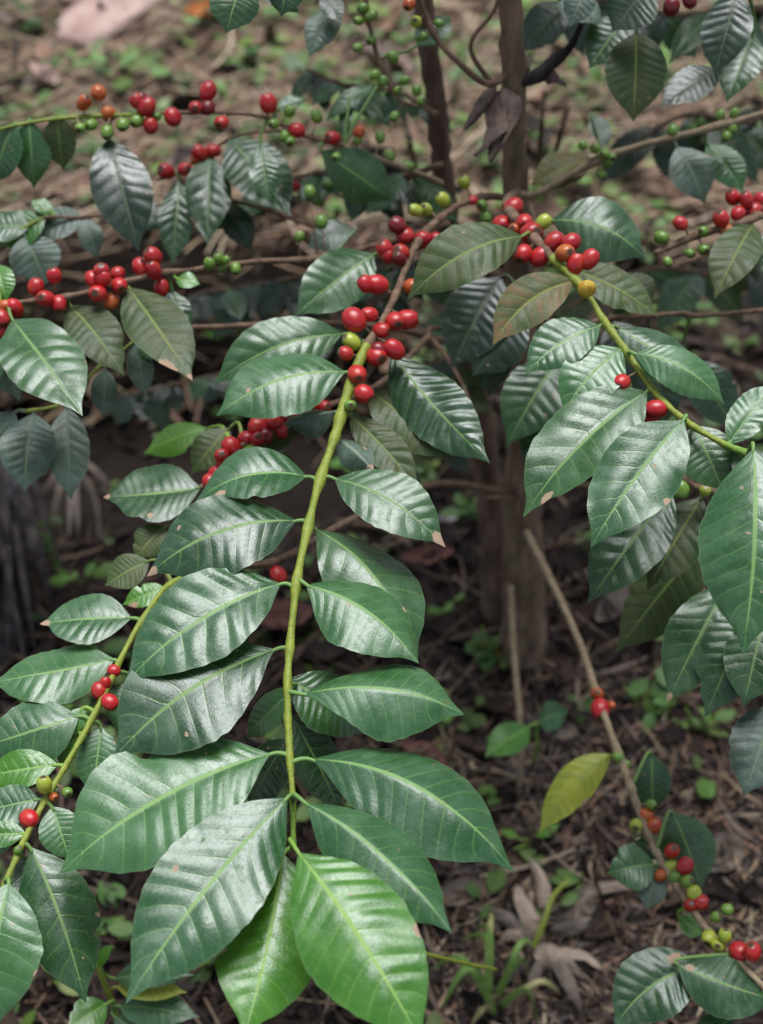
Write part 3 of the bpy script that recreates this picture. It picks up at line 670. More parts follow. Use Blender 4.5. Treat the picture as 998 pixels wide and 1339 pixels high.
for k, (x0, y0, x1, y1, w_) in enumerate([(660, 112, 622, 205, .012), (655, 118, 640, 212, .011), (664, 120, 652, 196, .008), (650, 115, 606, 172, .007), (700, 92, 742, 112, .007), (690, 95, 668, 62, .006)]):
    strip('withered_leaf', [P(x0, y0, 1.06), P((x0+x1)/2 + 6, (y0+y1)/2 - 6, 1.055), P(x1, y1, 1.06)], w_, WITHER, bl, .9, 'dead blackish hanging leaf', k)

# unseen canopy above the picture, added to shade the ground behind the front branches
_lv, _lf, _lu, _ld = [], [], [], []; ct = Tube(); r3 = random.Random(31)
top0 = Vector((.105, 1.02, .98))
ct.add([top0, Vector((.10, 1.06, 1.3)), Vector((.08, 1.14, 1.62)), Vector((.05, 1.2, 1.95))], [.009, .008, .006, .003], n=8)
for k in range(11):
    z0 = r3.uniform(1.15, 1.75); st = Vector((.10, 1.05 + (z0-1)*.2, z0)); an = -1.05 + 2.1*k/10 + r3.uniform(-.1, .1); Lb = r3.uniform(.75, 1.35)
    e = st + Vector((math.sin(an)*Lb, max(.25, math.cos(an))*Lb, r3.uniform(.0, .22))); md = (st+e)/2 + Vector((0, 0, .12))
    bp = [st*(1-u)**2 + md*2*u*(1-u) + e*u*u for u in [q/14 for q in range(15)]]
    ct.add(bp, [.004 - .0025*q/14 for q in range(15)], n=6)
    for q in range(3, 15):
        dr_ = (bp[min(q+1, 14)] - bp[q-1]).normalized(); sd_ = dr_.cross(Vector((0, 0, 1))).normalized()
        for sg in (-1, 1):
            if bp[q].y < 1.24: continue
            tip = bp[q] + (sd_*sg*.8 + dr_*.55 + Vector((0, 0, r3.uniform(-.5, -.05)))).normalized()*r3.uniform(.12, .17)
            dd = -(CM.transposed() @ (bp[q] - EYE)).z
            v_, f_, u_, d_ = leaf_geometry(bp[q], tip, 1, hi=False, face=1.0, seed=r3.randint(0, 9999), wabs=r3.uniform(.055, .07))
            b0 = len(_lv); _lv += v_; _lf += [tuple(x+b0 for x in f) for f in f_]; _lu += u_; _ld += d_
nl = len(_lf); b0 = len(_lv); _lv += ct.v; _lf += [tuple(x+b0 for x in f) for f in ct.f]; _lu += [(0, 0, .5)]*len(ct.v); _ld += [0.0]*len(ct.v)
cr = mesh_obj('shade_crown', _lv, _lf, [LM['d'], TWIG], top0, tree, fmat=[0]*nl + [1]*len(ct.f), attrs={'leafuv': ('FLOAT_VECTOR', _lu), 'dry': ('FLOAT', _ld)}); cr['kind'] = 'stuff'

# ================================================================== NEIGHBOUR BUSH (stem outside the right edge)
nb0 = Vector((.86, .98, 0))
nbush = thing('coffee_bush', 'neighbouring coffee bush reaching in from the right edge with dark drooping leaves', 'coffee bush', nb0)
t = Tube(); pp = [Vector((.86, .98, -.02)), Vector((.85, .97, .3)), Vector((.87, .95, .7)), Vector((.86, .93, 1.1)), Vector((.84, .9, 1.45))]
d = catmull([tuple(p) for p in pp], 6); t.add([Vector(q) for q in d], [.028 - .018*i/len(d) for i in range(len(d))], n=12, knob=.15)
t.build('trunk', BARK, nb0, nbush)
def cam_of(p):
    q = CM.transposed() @ (Vector(p) - EYE); dd = -q.z
    return (W/2 + q.x/dd*F, H/2 - q.y/dd*F, dd)
def from_bush(z, rest, mats, label):
    q = cam_of((.86, .97, z)); return Branch(nbush, [q + (4, 0)] + rest, mats, label)
N1 = from_bush(.80, [(1060, 262, 1.02, 3, 0), (990, 285, 1.0, 2.6, 0), (912, 308, 1.0, 2.4, 0), (856, 331, 1.0, 2, 0)], [TWIG], 'short branch with red cherries at the right edge')
N1.leaf(985, 293, 934, 391, 62, 'o', corr=.013, dt=-.03); N1.leaf(1010, 290, 1040, 400, 60, 'd')
N1.cherries([(943, 286, 23), (958, 258, 21), (976, 261, 21), (965, 279, 19), (985, 277, 23), (996, 262, 22), (890, 292, 19), (950, 301, 18, 'o'), (865, 310, 19, 'g'), (902, 331, 14, 'g'), (920, 326, 16, 'g'), (920, 302, 15, 'g'), (873, 342, 12, 'g')])
N1.build()
N3 = from_bush(.55, [(1060, 590, .96, 3, 0), (985, 640, .93, 2.8, 0), (920, 640, .92, 2.4, 0), (885, 618, .92, 1.8, 0)], [TWIG], 'shaded branch of dark drooping leaves')
N3.leaf(878, 642, 768, 790, 88, 'd', corr=.018, dt=-.03, dry=[(.95, .35, .06), (.93, -.5, .06)], N=9, fold=8)
N3.leaf(918, 650, 846, 772, 74, 'o', corr=.012, db=.02, dt=-.02)
N3.leaf(926, 700, 804, 854, 86, 'o', corr=.008, db=.05, dt=.0, fold=-8, at=(930, 640))
N3.leaf(952, 762, 872, 918, 84, 'd', corr=.009, db=.0, dt=-.02, at=(970, 645), dry=[(.98, 0, .08)])
N3.leaf(986, 790, 922, 938, 84, 'd', corr=.009, db=-.015, dt=-.02, at=(985, 640)); N3.leaf(1000, 800, 972, 925, 80, 'd', db=-.03, at=(985, 640)); N3.leaf(1015, 920, 972, 1042, 82, 'u', db=-.03, at=(1000, 640), corr=.01)
N3.leaf(1010, 700, 1040, 850, 90, 'd', at=(985, 640)); N3.leaf(1030, 800, 1050, 960, 90, 'd', at=(1000, 640))
N3.cherries([(903, 588, 22, 'o'), (907, 603, 20, 'y'), (890, 640, 24, 'g'), (922, 642, 16, 'y')])
N3.build()
N4 = from_bush(.68, [(1010, 404, 1.05, 2.2, 0), (886, 410, 1.05, 2.0, 0), (800, 416, 1.05, 1.9, 0), (742, 426, 1.05, 1.8, 0), (690, 408, 1.05, 1.4, 0)], [TWIG], 'shaded branch behind the right branch')
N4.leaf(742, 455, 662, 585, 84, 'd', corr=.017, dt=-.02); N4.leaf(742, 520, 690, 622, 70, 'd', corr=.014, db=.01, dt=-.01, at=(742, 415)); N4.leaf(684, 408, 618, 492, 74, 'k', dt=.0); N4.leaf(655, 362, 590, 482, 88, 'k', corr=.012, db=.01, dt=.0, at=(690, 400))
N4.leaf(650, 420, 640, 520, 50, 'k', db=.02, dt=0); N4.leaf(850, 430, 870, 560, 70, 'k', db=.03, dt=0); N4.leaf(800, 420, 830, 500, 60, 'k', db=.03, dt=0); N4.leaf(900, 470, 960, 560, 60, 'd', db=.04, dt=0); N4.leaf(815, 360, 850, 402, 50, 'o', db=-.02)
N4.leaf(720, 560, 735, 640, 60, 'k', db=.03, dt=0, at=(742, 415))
N4.build()
N5 = from_bush(1.0, [(1060, -40, .98, 3, 0), (960, -30, .96, 2.6, 0), (860, -24, .96, 2.2, 0), (780, -30, .97, 1.6, 0)], [TWIG], 'overhanging branch along the top right')
N5.leaf(832, 42, 828, 160, 80, 'o', corr=.012, db=.03, dt=0, at=(850, -24)); N5.leaf(965, -12, 934, 100, 64, 'k', dt=0, db=-.02); N5.leaf(850, -20, 800, 42, 70, 'k', dt=.01); N5.leaf(940, 90, 862, 140, 48, 'k', db=.06, at=(950, -30)); N5.leaf(985, 45, 950, 135, 54, 'd', corr=.012, db=.05, at=(970, -30))
N5.leaf(770, -20, 745, 36, 40, 'u', dt=0); N5.leaf(820, 20, 770, 90, 60, 'd', db=.06, dt=0, at=(830, -24)); N5.leaf(730, 0, 790, 30, 40, 'u', db=.05, hi=False)
N5.cherries([(878, 9, 23, 'k'), (902, 1, 20, 'k')])
N5.build()
# twigs overhanging the top edge belong to a third plant whose stem is behind the top of the frame
N7 = from_bush(.35, [(1080, 330, 1.50, 4, 0), (960, 360, 1.48, 3.4, 0), (860, 350, 1.46, 3, 0), (780, 380, 1.46, 2.4, 0), (700, 430, 1.46, 1.8, 0)], [TWIG], 'low shaded branch far behind at the right')
N7.auto(6, 95, 'kkdo'); N7.build()
N8 = from_bush(.72, [(1080, 130, 1.40, 3.6, 0), (980, 160, 1.38, 3, 0), (900, 150, 1.37, 2.6, 0), (840, 180, 1.36, 2, 0)], [TWIG], 'shaded branch behind the top right leaves')
N8.auto(5, 90, 'kkd'); N8.cherries([(905, 168, 14, 'g'), (915, 160, 13, 'g'), (955, 175, 14, 'g'), (870, 180, 13, 'g')]); N8.build()
N9 = from_bush(.9, [(1080, 20, 1.25, 3.6, 0), (980, 10, 1.22, 3, 0), (880, 20, 1.2, 2.6, 0), (790, 0, 1.2, 2, 0), (720, 10, 1.2, 1.4, 0)], [TWIG], 'upper shaded branch across the top right corner')
N9.auto(6, 95, 'kkd'); N9.build()
N6 = Branch(tree, [(552, -120, 1.02, 3, 0), (470, -90, .96, 2.4, 0), (380, -40, .92, 2.2, 0), (300, -22, .90, 1.8, 0)], [TWIG], 'overhanging twig at the top')
N6.leaf(318, -26, 296, 44, 64, 'd', dt=0, corr=.008); N6.leaf(380, -30, 368, 22, 46, 'd', dt=0, hi=False); N6.leaf(345, -20, 392, 18, 34, 'g', db=.02, hi=False)
N6.build()

# ================================================================== GROUND
xs = [-60, -30, -15, -8, -5, -3.4] + [-2.6 + i*.03 for i in range(174)] + [3.4, 5, 8, 15, 30, 60]
ys = [-60, -20, -6, -2, -.6] + [-.2 + i*.03 for i in range(155)] + [5, 6.5, 9, 14, 25, 60]
gv = [(x, y, gz(x, y)) for y in ys for x in xs]; nx = len(xs)
gf = [(j*nx+i, j*nx+i+1, (j+1)*nx+i+1, (j+1)*nx+i) for j in range(len(ys)-1) for i in range(nx-1)]
b = NB('soil'); co = b.coords()
n1 = b.noise(co, 2.3, 4); n2 = b.noise(co, 18, 5, .7); n3 = b.noise(co, 90, 4, .7)
col = b.mix(b.ss(n2, .3, .7), (.010, .007, .006), (.045, .031, .026))
col = b.mix(b.math('MULTIPLY', b.ss(n3, .45, .7), .6), col, (.11, .075, .058))
sepx = b.n('ShaderNodeSeparateXYZ'); b.l(co, sepx.inputs[0])
far = b.math('MULTIPLY', b.ss(b.math('ADD', sepx.outputs[1], b.math('MULTIPLY', n1, .8)), 1.9, 2.7), .7)
col = b.mix(far, col, b.mix(n2, (.14, .095, .065), (.32, .23, .155)))
col = b.mix(b.math('MULTIPLY', b.attr('shade_tint').outputs['Fac'], .85), col, b.mix(n2, (.006, .0045, .004), (.02, .014, .012)))  # shade painted into the soil colour inside the hollow
SOIL = b.done(b.bsdf(col, .95, b.bump(b.math('ADD', n2, b.math('MULTIPLY', n3, .5)), .8, .012), .15))
g = mesh_obj('ground', gv, gf, SOIL, (0, 0, 0), attrs={'shade_tint': ('FLOAT', [dark_zone(v[0], v[1]) for v in gv])}); g['kind'] = 'structure'

# ---- leaf litter (one uncountable carpet), straw and small weeds
def attr_mat(name, rough=.8, spec=.3, trans=0.0, bumpd=.002):
    b = NB(name); a = b.attr('tint').outputs['Color']; co = b.coords()
    n = b.noise(co, 160, 3)
    c = b.mix(n, b.mix(.45, a, (.012, .008, .006)), a)
    p = b.bsdf(c, rough, b.bump(b.noise(co, 300, 2), .4, bumpd), spec)
    if trans:
        t = b.n('ShaderNodeBsdfTranslucent'); b.l(c, t.inputs[0]); m = b.n('ShaderNodeMixShader'); m.inputs[0].default_value = trans
        b.l(p, m.inputs[1]); b.l(t.outputs[0], m.inputs[2]); p = m.outputs[0]
    return b.done(p)
LITTER = attr_mat('litter_mat'); WEED = attr_mat('weed_mat', .5, .4, .25)
class Bits:
    def __init__(s): s.v = []; s.f = []; s.c = []
    def blade(s, p, L, Wd, yaw, pitch, rollr, curl, bend, col, nu=4, nv=2, point=.8):
        """a small curved leaf or straw lying at p"""
        Rm = Matrix.Rotation(yaw, 3, 'Z') @ Matrix.Rotation(pitch, 3, 'Y') @ Matrix.Rotation(rollr, 3, 'X')
        b0 = len(s.v)
        for i in range(nu+1):
            u = i/nu; h = math.sin(math.pi*(.04 + .93*u))**point
            for j in range(nv+1):
                v = j/nv*2-1
                q = Vector(((u-.5)*L, v*Wd/2*h + bend*L*(u-.5)**2*2, curl*L*((u-.5)**2) + curl*.8*Wd*h*v*v*rng.uniform(.6, 1.3)))
                s.v.append(p + Rm @ q); s.c.append(col + (1,))
        for i in range(nu):
            for j in range(nv):
                q = b0 + i*(nv+1)+j; s.f.append((q, q+1, q+nv+2, q+nv+1))
    def build(s, name, mat): return mesh_obj(name, s.v, s.f, mat, (0, 0, 0), attrs={'tint': ('FLOAT_COLOR', s.c)})
def pick(lst):
    c = rng.choice(lst); k = rng.uniform(.5, 1.3); return tuple(min(.9, x*k*w_) for x, w_ in zip(c, (1.04, .93, .80) if lst is BROWN else (1, 1, 1)))
BROWN = [(.060, .038, .032), (.085, .056, .045), (.036, .025, .023), (.125, .088, .073), (.080, .046, .042), (.16, .125, .11), (.024, .017, .017), (.10, .056, .042), (.085, .068, .069)]
STRAW = [(.50, .38, .27), (.38, .27, .17), (.30, .19, .12), (.46, .36, .24), (.24, .14, .09), (.36, .22, .16)]
GREENS = [(.13, .26, .04), (.19, .34, .07), (.10, .20, .04), (.25, .38, .12), (.16, .30, .08)]
def rand_ground():
    while True:
        y = .25 + 3.6*rng.random()**1.15; hw = .30 + .36*y
        x = rng.uniform(-hw-.25, hw+.25)
        return x, y
def straw_zone(x, y):
    """1 on the dry open strip at the back, 0 under the tree"""
    return smooth(1.85, 2.35, y + .25*noise.noise(Vector((x*1.5, y*1.5, 4))) - .25*max(0, x))
lit = Bits()
for _ in range(8500):
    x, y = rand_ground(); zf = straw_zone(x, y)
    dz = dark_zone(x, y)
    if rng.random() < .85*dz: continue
    c_dark = 1 - .52*(1-zf)  # litter under the tree darkened, shade put into its tint
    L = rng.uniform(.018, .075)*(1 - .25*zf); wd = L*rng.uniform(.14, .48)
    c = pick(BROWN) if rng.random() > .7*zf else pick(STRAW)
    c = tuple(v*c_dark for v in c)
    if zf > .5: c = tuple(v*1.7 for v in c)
    if dz > .5: c = tuple(v*.5 for v in c)  # painted shade on litter in the hollow
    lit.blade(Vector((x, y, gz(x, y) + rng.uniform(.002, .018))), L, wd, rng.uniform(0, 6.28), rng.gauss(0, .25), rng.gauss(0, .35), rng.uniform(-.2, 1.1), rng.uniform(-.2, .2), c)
for _ in range(2600):                                # tangled pale straw between the tree and the lower right corner
    p = ground_at(rng.uniform(560, 1030), rng.uniform(880, 1400)); L = rng.uniform(.03, .12); c = pick(STRAW[1:] + BROWN + [(.26, .19, .16), (.30, .22, .17)])
    lit.blade(Vector((p.x, p.y, p.z + rng.uniform(.003, .02))), L, rng.uniform(.0015, .006), rng.uniform(0, 6.28), rng.gauss(0, .15), rng.gauss(0, .4), rng.uniform(-.2, .5), rng.uniform(-.35, .35), c)
for _ in range(4200):                                # coarser, paler litter on the open strip behind
    y = rng.uniform(1.9, 3.9); hw = .55 + .36*y; x = rng.uniform(-hw, hw); zf = straw_zone(x, y)
    c = pick(STRAW + STRAW + BROWN + [(.42, .30, .25), (.34, .25, .22), (.05, .035, .03)])
    L = rng.uniform(.03, .11)*(1.6 if rng.random() < .15 else 1); lit.blade(Vector((x, y, gz(x, y) + rng.uniform(.006, .03))), L, L*rng.uniform(.12, .5), rng.uniform(0, 6.28), rng.gauss(0, .35), rng.gauss(0, .5), rng.uniform(-.2, 1.1), rng.uniform(-.2, .2), c)
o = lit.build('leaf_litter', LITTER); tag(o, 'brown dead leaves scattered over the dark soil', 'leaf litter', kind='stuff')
stw = Bits()
for _ in range(13000):
    x, y = rand_ground(); zf = straw_zone(x, y)
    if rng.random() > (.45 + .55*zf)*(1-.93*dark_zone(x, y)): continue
    L = rng.uniform(.05, .20 + .14*zf); c = pick(STRAW) if rng.random() < .35 + .55*zf else pick(BROWN)
    c = tuple(v*(.62 + .38*zf) for v in c)  # straw under the tree darkened too, shade put into its tint
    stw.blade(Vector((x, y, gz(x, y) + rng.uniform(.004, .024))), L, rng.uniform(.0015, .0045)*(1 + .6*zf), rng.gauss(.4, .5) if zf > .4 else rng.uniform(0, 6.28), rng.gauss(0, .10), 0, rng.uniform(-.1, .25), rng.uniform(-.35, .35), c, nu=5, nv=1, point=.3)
for _ in range(9000):
    y = rng.uniform(1.95, 3.9); hw = .55 + .36*y; x = rng.uniform(-hw, hw*.7)
    L = rng.uniform(.08, .34); c = pick(STRAW)
    stw.blade(Vector((x, y, gz(x, y) + rng.uniform(.01, .045))), L, rng.uniform(.002, .007), rng.gauss(.35, .6), rng.gauss(0, .12), 0, rng.uniform(-.1, .25), rng.uniform(-.35, .35), c, nu=5, nv=1, point=.3)
o = stw.build('straw', LITTER); tag(o, 'dry straw and thin dead stalks lying over the soil', 'straw', kind='stuff')
wd_ = Bits()
n_cl = 0
while n_cl < 1150:
    x, y = rand_ground()
    q = noise.noise(Vector((x*1.6, y*1.6, 9)))
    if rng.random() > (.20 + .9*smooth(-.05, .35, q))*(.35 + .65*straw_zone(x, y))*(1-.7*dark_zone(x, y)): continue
    big = 1 + .7*straw_zone(x, y)*rng.random()
    n_cl += 1; z0 = gz(x, y); k = rng.randint(3, 7); ht = rng.uniform(.008, .05); c0 = pick(GREENS)
    for i in range(k):
        a = rng.uniform(0, 6.28); L = rng.uniform(.014, .036)*big; r_ = rng.uniform(.005, .03)
        wd_.blade(Vector((x + r_*math.cos(a), y + r_*math.sin(a), z0 + ht*rng.uniform(.5, 1.1))), L, L*rng.uniform(.5, .8), a, rng.uniform(-.5, .15), rng.gauss(0, .3), rng.uniform(-.3, .1), 0, tuple(v*rng.uniform(.85, 1.15) for v in c0))
for _ in range(900):
    y = rng.uniform(1.95, 3.8); hw = .55 + .36*y; x = rng.uniform(-hw, hw)
    if noise.noise(Vector((x*2.1, y*2.1, 5))) < rng.uniform(-.35, .35): continue
    z0 = gz(x, y); c0 = pick(GREENS)
    for i in range(rng.randint(3, 7)):
        a = rng.uniform(0, 6.28); L = rng.uniform(.02, .055); r_ = rng.uniform(.005, .05)
        wd_.blade(Vector((x + r_*math.cos(a), y + r_*math.sin(a), z0 + rng.uniform(.02, .06))), L, L*rng.uniform(.5, .8), a, rng.uniform(-.5, .15), rng.gauss(0, .3), rng.uniform(-.3, .1), 0, tuple(v*rng.uniform(1.0, 1.35) for v in c0))
o = wd_.build('weeds', WEED); tag(o, 'small bright green weed seedlings sprouting through the litter', 'weeds', kind='stuff')

# ================================================================== SINGLE THINGS ON THE GROUND
def simple_mat(name, a, c, scale=60, rough=.8, bd=.002):
    b = NB(name); co = b.coords(); n = b.noise(co, scale, 4)
    return b.done(b.bsdf(b.mix(b.ss(n, .3, .7), a, c), rough, b.bump(b.noise(co, scale*4, 3), .5, bd), .3))
DRYGREY = simple_mat('dry_grey', (.11, .085, .070), (.21, .17, .14))
DRYTAN = simple_mat('dry_tan', (.21, .155, .12), (.42, .32, .245))
PINK = simple_mat('stone_pink', (.34, .22, .19), (.50, .36, .31), 14, .9, .01)
ORANGE = simple_mat('dead_orange', (.42, .13, .03), (.50, .20, .06), 40, .6)
PALE = simple_mat('dead_pale', (.26, .25, .27), (.40, .39, .42), 40, .5)
REDB = simple_mat('dead_red', (.15, .065, .050), (.24, .11, .085), 40, .6)
# a flat pinkish stone
def stone(name, cpx, sx, sy, sz, yaw, mat):
    c = ground_at(*cpx); c.z = gz(c.x, c.y) + sz*1.1; vs, fs = [], []; nr, ns = 10, 18
    for i in range(nr+1):
        th = math.pi*i/nr
        for k in range(ns):
            ph = 2*math.pi*k/ns
            q = Vector((math.sin(th)*math.cos(ph), math.sin(th)*math.sin(ph), math.cos(th)))
            q = Vector((math.copysign(abs(q.x)**.7, q.x)*sx, math.copysign(abs(q.y)**.7, q.y)*sy, math.copysign(abs(q.z)**.6, q.z)*sz))*(1 + .2*noise.noise(q*1.7 + c))
            vs.append(c + Matrix.Rotation(yaw, 3, 'Z') @ q)
    for i in range(nr):
        for k in range(ns): fs.append((i*ns+k, (i+1)*ns+k, (i+1)*ns+(k+1) % ns, i*ns+(k+1) % ns))
    return mesh_obj(name, vs, fs, mat, c)
tag(stone('flat_stone', (148, 32), .085, .20, .03, -.35, PINK), 'flat pale pink stone lying in the straw near the top left', 'stone')
def fallen(cx, cy, L, Wd, yaw, mat, label, pitch=0, curl=.5, roll=.1, up=.014, name='fallen_leaf', cat='fallen leaf'):
    p = ground_at(cx, cy); p.z = gz(p.x, p.y) + up
    bt = Bits(); bt.blade(p, L, Wd, yaw, pitch, roll, curl, .1, (.1, .1, .1), nu=12, nv=6, point=.9)
    return tag(mesh_obj(name, bt.v, bt.f, mat, p), label, cat)
fallen(272, 52, .10, .065, .1, ORANGE, 'curled bright orange dead leaf on the straw near the top', up=.055)
fallen(66, 132, .13, .045, 2.2, PINK, 'narrow pinkish dead leaf above the upper left branch', up=.05)
fallen(592, 682, .065, .024, .6, PALE, 'pale bluish grey dead leaf beside the dark second stem', roll=.3)
fallen(372, 825, .085, .05, .2, REDB, 'broad reddish brown dead leaf glimpsed behind the long branch', up=.02)
fallen(560, 740, .075, .03, .2, REDB, 'reddish brown dead leaf left of the tree base')
fallen(735, 985, .06, .03, 1.0, DRYGREY, 'grey dead leaf lying under the yellow leaf')
fallen(800, 805, .08, .035, .9, DRYGREY, 'grey brown dead leaf right of the stem base')
fallen(640, 860, .04, .02, 2.1, ORANGE, 'tiny orange dead leaf at the foot of the stems')
fallen(940, 1130, .07, .04, .7, DRYGREY, 'grey curled dead leaf at the lower right edge')
fallen(250, 1010, .07, .035, .7, REDB, 'reddish dead leaf in the gap behind the big leaves')
fallen(555, 1000, .07, .03, 2.5, REDB, 'dull red dead leaf below the long branch, right side')
fallen(600, 1180, .06, .03, .4, DRYGREY, 'pinkish grey dead leaf under the drooping leaf tips')
# sticks
def stick(pts, r0, r1, mat, label, name='fallen_stick'):
    d = catmull([tuple(p) for p in pts], 6); d = [Vector(q) for q in d]
    t = Tube(); t.add(d, [r0 + (r1-r0)*i/(len(d)-1) for i in range(len(d))], n=8, knob=.2)
    return tag(t.build(name, mat, d[0]), label, 'stick')
def gp(px, py, h): p = ground_at(px, py); p.z = gz(p.x, p.y) + h; return p
stick([P(668, 766, 1.47), P(672, 850, 1.45), P(681, 960, 1.43), gp(678, 1052, .004)], .0042, .0035, TAN, 'thin tan stick leaning upright against the main stem')
stick([P(503, 82, 1.42), P(530, 160, 1.43), P(540, 205, 1.5), gp(552, 252, .004)], .0042, .0036, TAN, 'thin tan stick standing left of the second stem')
stick([P(742, 140, 1.4), P(728, 195, 1.5), gp(716, 250, .004)], .0035, .003, TWIG, 'thin pinkish stick right of the main stem')
stick([gp(700, 250, .004), P(706, 190, 1.5), P(712, 120, 1.4)], .0035, .003, TWIG, 'thin brown stick close beside the main stem')
stick([gp(545, 720, .01), gp(500, 705, .03), gp(440, 690, .02)], .004, .003, BARK, 'brown stick lying behind the long branch')
# dead fronds: stalk with dried leaflets
def frond(stalk, leaflets, mat, smat, label):
    root = thing('dead_frond', label, 'dead frond', stalk[0])
    t = Tube(); d = [Vector(q) for q in catmull([tuple(p) for p in stalk], 6)]
    t.add(d, [.004 - .002*i/len(d) for i in range(len(d))], n=7); t.build('stalk', smat, stalk[0], root)
    for k, (p0, p1, w_) in enumerate(leaflets):
        m = (p0+p1)/2 + Vector((rng.uniform(-.01, .01), rng.uniform(-.01, .01), .015))
        strip('leaflet', [p0, m, p1], w_*rng.uniform(1.1, 2.0), rng.choice((mat, mat, DRYGREY)), root, rng.uniform(.15, .7), seed=k+17)
    return root
g_ = lambda x, y, h=None: gp(x + (0 if h else rng.uniform(-10, 10)), y + (0 if h else rng.uniform(-8, 8)), h or rng.uniform(.006, .03))
frond([g_(690, 1262, .01), g_(706, 1230, .04), g_(718, 1200, .05), g_(738, 1180, .05)],
      [(g_(704, 1240), g_(672, 1165), 0.0065), (g_(712, 1214), g_(680, 1140), 0.0065), (g_(716, 1206), g_(712, 1150), 0.0049), (g_(722, 1200), g_(825, 1158), 0.0057), (g_(718, 1216), g_(806, 1182), 0.0053), (g_(712, 1228), g_(780, 1226), 0.0053),
       (g_(705, 1245), g_(765, 1262), 0.0049), (g_(702, 1246), g_(655, 1228), 0.0061), (g_(706, 1254), g_(785, 1300), 0.0065), (g_(712, 1262), g_(758, 1345), 0.0057), (g_(698, 1250), g_(650, 1250), 0.0053), (g_(720, 1250), g_(800, 1240), 0.0041), (g_(716, 1212), g_(835, 1172), 0.0048), (g_(700, 1258), g_(640, 1205), 0.0048), (g_(710, 1262), g_(800, 1280), 0.0048), (g_(706, 1262), g_(740, 1300), 0.0054), (g_(712, 1225), g_(695, 1150), 0.0054), (g_(702, 1262), g_(700, 1335), 0.0048), (g_(714, 1235), g_(772, 1212), 0.0041)],
      DRYTAN, STEM, 'dried tan frond with narrow leaflets lying near the grass tuft')
frond([g_(110, 655, .16), g_(112, 672, .13), g_(116, 690, .10)],
      [(g_(112, 668, .13), g_(62, 700, .10), 0.0053), (g_(114, 672, .13), g_(75, 722, .08), 0.0053), (g_(116, 676, .12), g_(112, 738, .05), 0.0049), (g_(118, 676, .12), g_(134, 722, .06), 0.0045), (g_(114, 660, .13), g_(160, 690, .09), 0.0041), (g_(118, 672, .12), g_(98, 735, .05), 0.0041), (g_(112, 655, .14), g_(82, 690, .11), 0.0033)],
      DRYGREY, DRYGREY, 'withered grey frond drooping among shadows at the left')
# dark heap of withered strips at the left edge
hp = gp(20, 800, .0); heap = thing('withered_stalk', 'dark purplish withered stalk with shredded hanging strips at the left edge', 'dead stalk', hp)
PURP = simple_mat('withered_purple', (.018, .014, .016), (.095, .075, .078), 40)
t = Tube(); d = [Vector(q) for q in catmull([tuple(gp(-10, 860, -.01)), tuple(gp(0, 830, .12)), tuple(gp(8, 800, .25)), tuple(gp(6, 790, .36))], 6)]
t.add(d, [.034 - .016*i/len(d) for i in range(len(d))], n=12, knob=.7); t.build('stalk', PURP, hp, heap)
for k in range(40):
    x0 = rng.uniform(-45, 55); y0 = rng.uniform(660, 740); x1 = x0 + rng.uniform(-35, 60); y1 = y0 + rng.uniform(60, 170)
    strip('strip', [gp(x0, y0, .20), gp((x0+x1)/2 + 8, (y0+y1)/2, .15), gp(x1, y1, .02)], rng.uniform(.0025, .009), PURP, heap, rng.uniform(.3, .8), seed=k+40)
# seedling with two glossy leaves
sp = gp(694, 1010, 0); seed_ = thing('seedling', 'small seedling with two rounded glossy bright green leaves', 'seedling', sp)
q0 = P(702, 946, 1.42)
t = Tube(); t.add([sp, (sp+q0)/2 + Vector((.004, 0, 0)), q0], [.002, .0018, .0014], n=7); t.build('stem', STEM_G, sp, seed_)
add_leaf(seed_, P(692, 950, 1.42), P(634, 990, 1.38), 44, 'y', q0, corr=.005, N=6, hi=False); add_leaf(seed_, P(704, 944, 1.42), P(744, 930, 1.40), 38, 'g', q0, corr=.005, N=6, hi=False)
# grass tuft
gt = gp(640, 1330, 0)
tuft = thing('grass_tuft', 'pale green grass tuft with long arching blades beside the young leaf', 'grass tuft', gt)
GRASS = simple_mat('grass_blade', (.14, .25, .05), (.24, .36, .10), 40, .5); GRASSY = simple_mat('grass_straw', (.34, .32, .12), (.44, .40, .20), 40, .6)
for k, (x, y, h, x1, y1, h1, m_) in enumerate([(640, 1330, .10, 560, 1290, .04, 0), (640, 1320, .12, 575, 1345, .05, 0), (660, 1300, .09, 600, 1262, .06, 0), (650, 1310, .08, 690, 1290, .02, 0), (655, 1330, .08, 700, 1345, .02, 0), (630, 1300, .08, 640, 1215, .04, 1), (645, 1320, .1, 620, 1240, .05, 0), (650, 1340, .06, 610, 1360, .02, 1), (640, 1330, .1, 700, 1250, .02, 0), (660, 1320, .06, 735, 1310, .01, 1)]):
    strip('blade', [gt + Vector((rng.uniform(-.01, .01), rng.uniform(-.01, .01), 0)), gp((x+x1)/2, (y+y1)/2, h), gp(x1, y1, h1)], rng.uniform(.003, .005), GRASSY if m_ else GRASS, tuft, .2, seed=k+80)
stick([P(545, 1244, .95), P(600, 1258, 1.0), P(650, 1268, 1.05)], .0018, .0014, STEM, 'slender yellow green stalk poking out behind the young leaf', 'stalk')
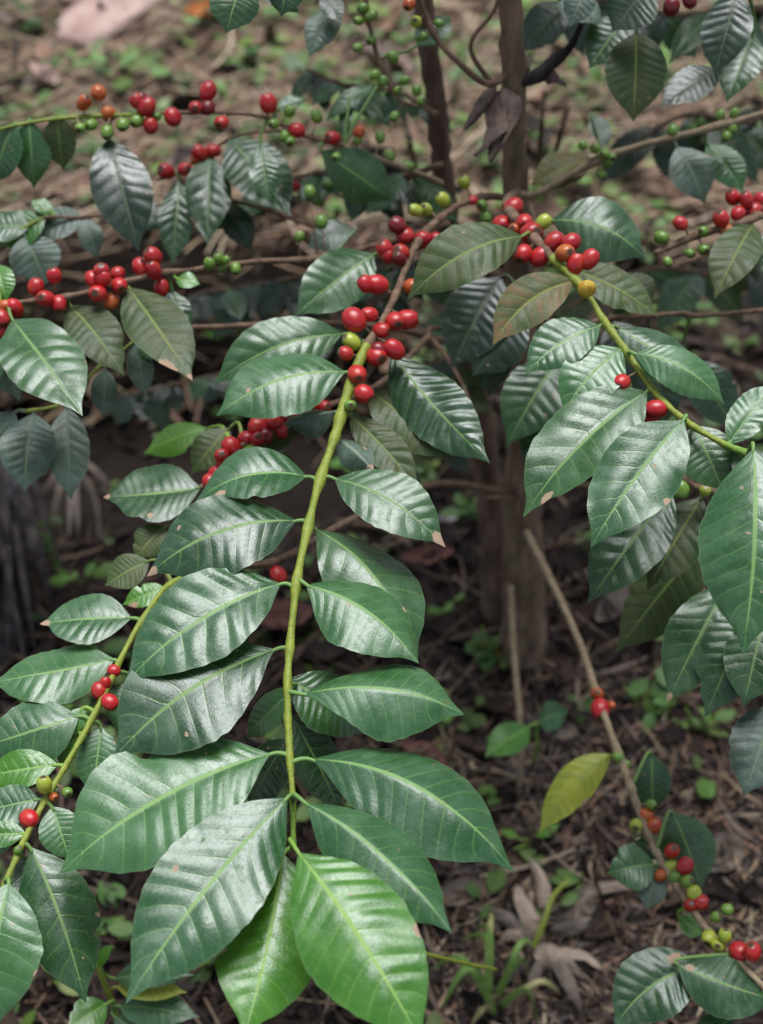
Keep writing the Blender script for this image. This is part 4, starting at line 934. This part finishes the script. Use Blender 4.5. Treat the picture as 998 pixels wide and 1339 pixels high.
# young shoot at the bottom left
ys_ = gp(205, 1420, 0); shoot = thing('coffee_seedling', 'small coffee seedling with a yellow striped leaf under the big leaves', 'coffee seedling', ys_)
top = P(125, 1258, .98); mid = P(150, 1320, 1.02)
t = Tube(); d = [Vector(q) for q in catmull([tuple(ys_), tuple((ys_+mid)/2 + Vector((-.01, 0, 0))), tuple(mid), tuple(top)], 6)]; t.add(d, [.0035 - .0015*i/len(d) for i in range(len(d))], n=8); t.build('stem', STEM, ys_, shoot)
for (x0, y0, d0, x1, y1, w_, st) in [(152, 1290, 1.0, 245, 1298, 34, 'Y'), (155, 1315, 1.0, 262, 1330, 46, 'g'), (140, 1312, .99, 88, 1345, 46, 'y'), (128, 1262, .98, 150, 1236, 20, 'y'), (150, 1330, 1.0, 215, 1375, 50, 'g'), (122, 1262, .98, 92, 1240, 20, 'y'), (150, 1280, 1.0, 255, 1275, 36, 'd')]:
    add_leaf(shoot, P(x0, y0, d0), P(x1, y1, d0-.02), w_, st, mid if y0 > 1280 else top, corr=.010, hi=False, label='yellow striped leaf' if st == 'Y' else None)

# leafy weeds under the trees, too alike and too blurred to tell apart
for k, (px, py, n_, hgt) in enumerate([(600, 690, 9, .10), (560, 650, 8, .09), (640, 860, 8, .05), (870, 950, 10, .07), (905, 965, 8, .06), (840, 935, 7, .05), (330, 640, 8, .12), (395, 430, 9, .12), (300, 440, 7, .10), (250, 520, 7, .12), (70, 740, 6, .08), (110, 770, 6, .07), (30, 700, 5, .06), (480, 150, 9, .12),
        (420, 120, 8, .10), (440, 205, 9, .12), (330, 110, 7, .08), (210, 110, 7, .08), (250, 70, 7, .07), (720, 110, 8, .10), (790, 330, 9, .12), (860, 460, 9, .10), (820, 245, 8, .12), (760, 160, 8, .1), (890, 80, 8, .1), (945, 205, 8, .1), (700, 1110, 5, .04), (760, 1165, 4, .04), (290, 1260, 7, .07), (70, 1290, 7, .07), (480, 30, 7, .08), (620, 130, 7, .1), (150, 120, 9, .1), (60, 60, 7, .1), (390, 40, 8, .1), (300, 40, 8, .1), (520, 190, 9, .12), (700, 40, 8, .1), (640, 230, 8, .1), (120, 230, 8, .1), (30, 210, 7, .1), (860, 130, 8, .1), (370, 210, 9, .1), (930, 60, 7, .1)]):
    p = gp(px, py, 0); big = 1.9 if py < 260 else 1.0; root = thing('weed_plant', 'small leafy green weed sprouting from the litter under the coffee trees', 'weed', p, 'leafy weeds under the coffee trees')
    t = Tube(); tips = []
    for i in range(3):
        q = p + Vector((rng.uniform(-.03, .03)*big, rng.uniform(-.03, .03)*big, hgt*rng.uniform(.6, 1.1))); tips.append(q)
        t.add([p, (p+q)/2 + Vector((0, 0, .01)), q], [.0016, .0014, .001], n=5)
    t.build('stem', STEM_G, p, root)
    bt = Bits()
    c0 = pick(GREENS)
    for i in range(n_):
        a = rng.uniform(0, 6.28); q = tips[i % 3]; f = rng.uniform(.45, 1.0); b_ = p*(1-f) + q*f
        L = rng.uniform(.016, .038)*big; bt.blade(b_ + Vector((math.cos(a), math.sin(a), 0))*L*.5, L, L*rng.uniform(.45, .65), a, rng.uniform(-.5, .3), rng.gauss(0, .3), rng.uniform(-.35, .05), 0, tuple(v*rng.uniform(.75, 1.15) for v in c0), nu=6, nv=4, point=.8)
    mesh_obj('foliage', bt.v, bt.f, WEED, p, root, attrs={'tint': ('FLOAT_COLOR', bt.c)})
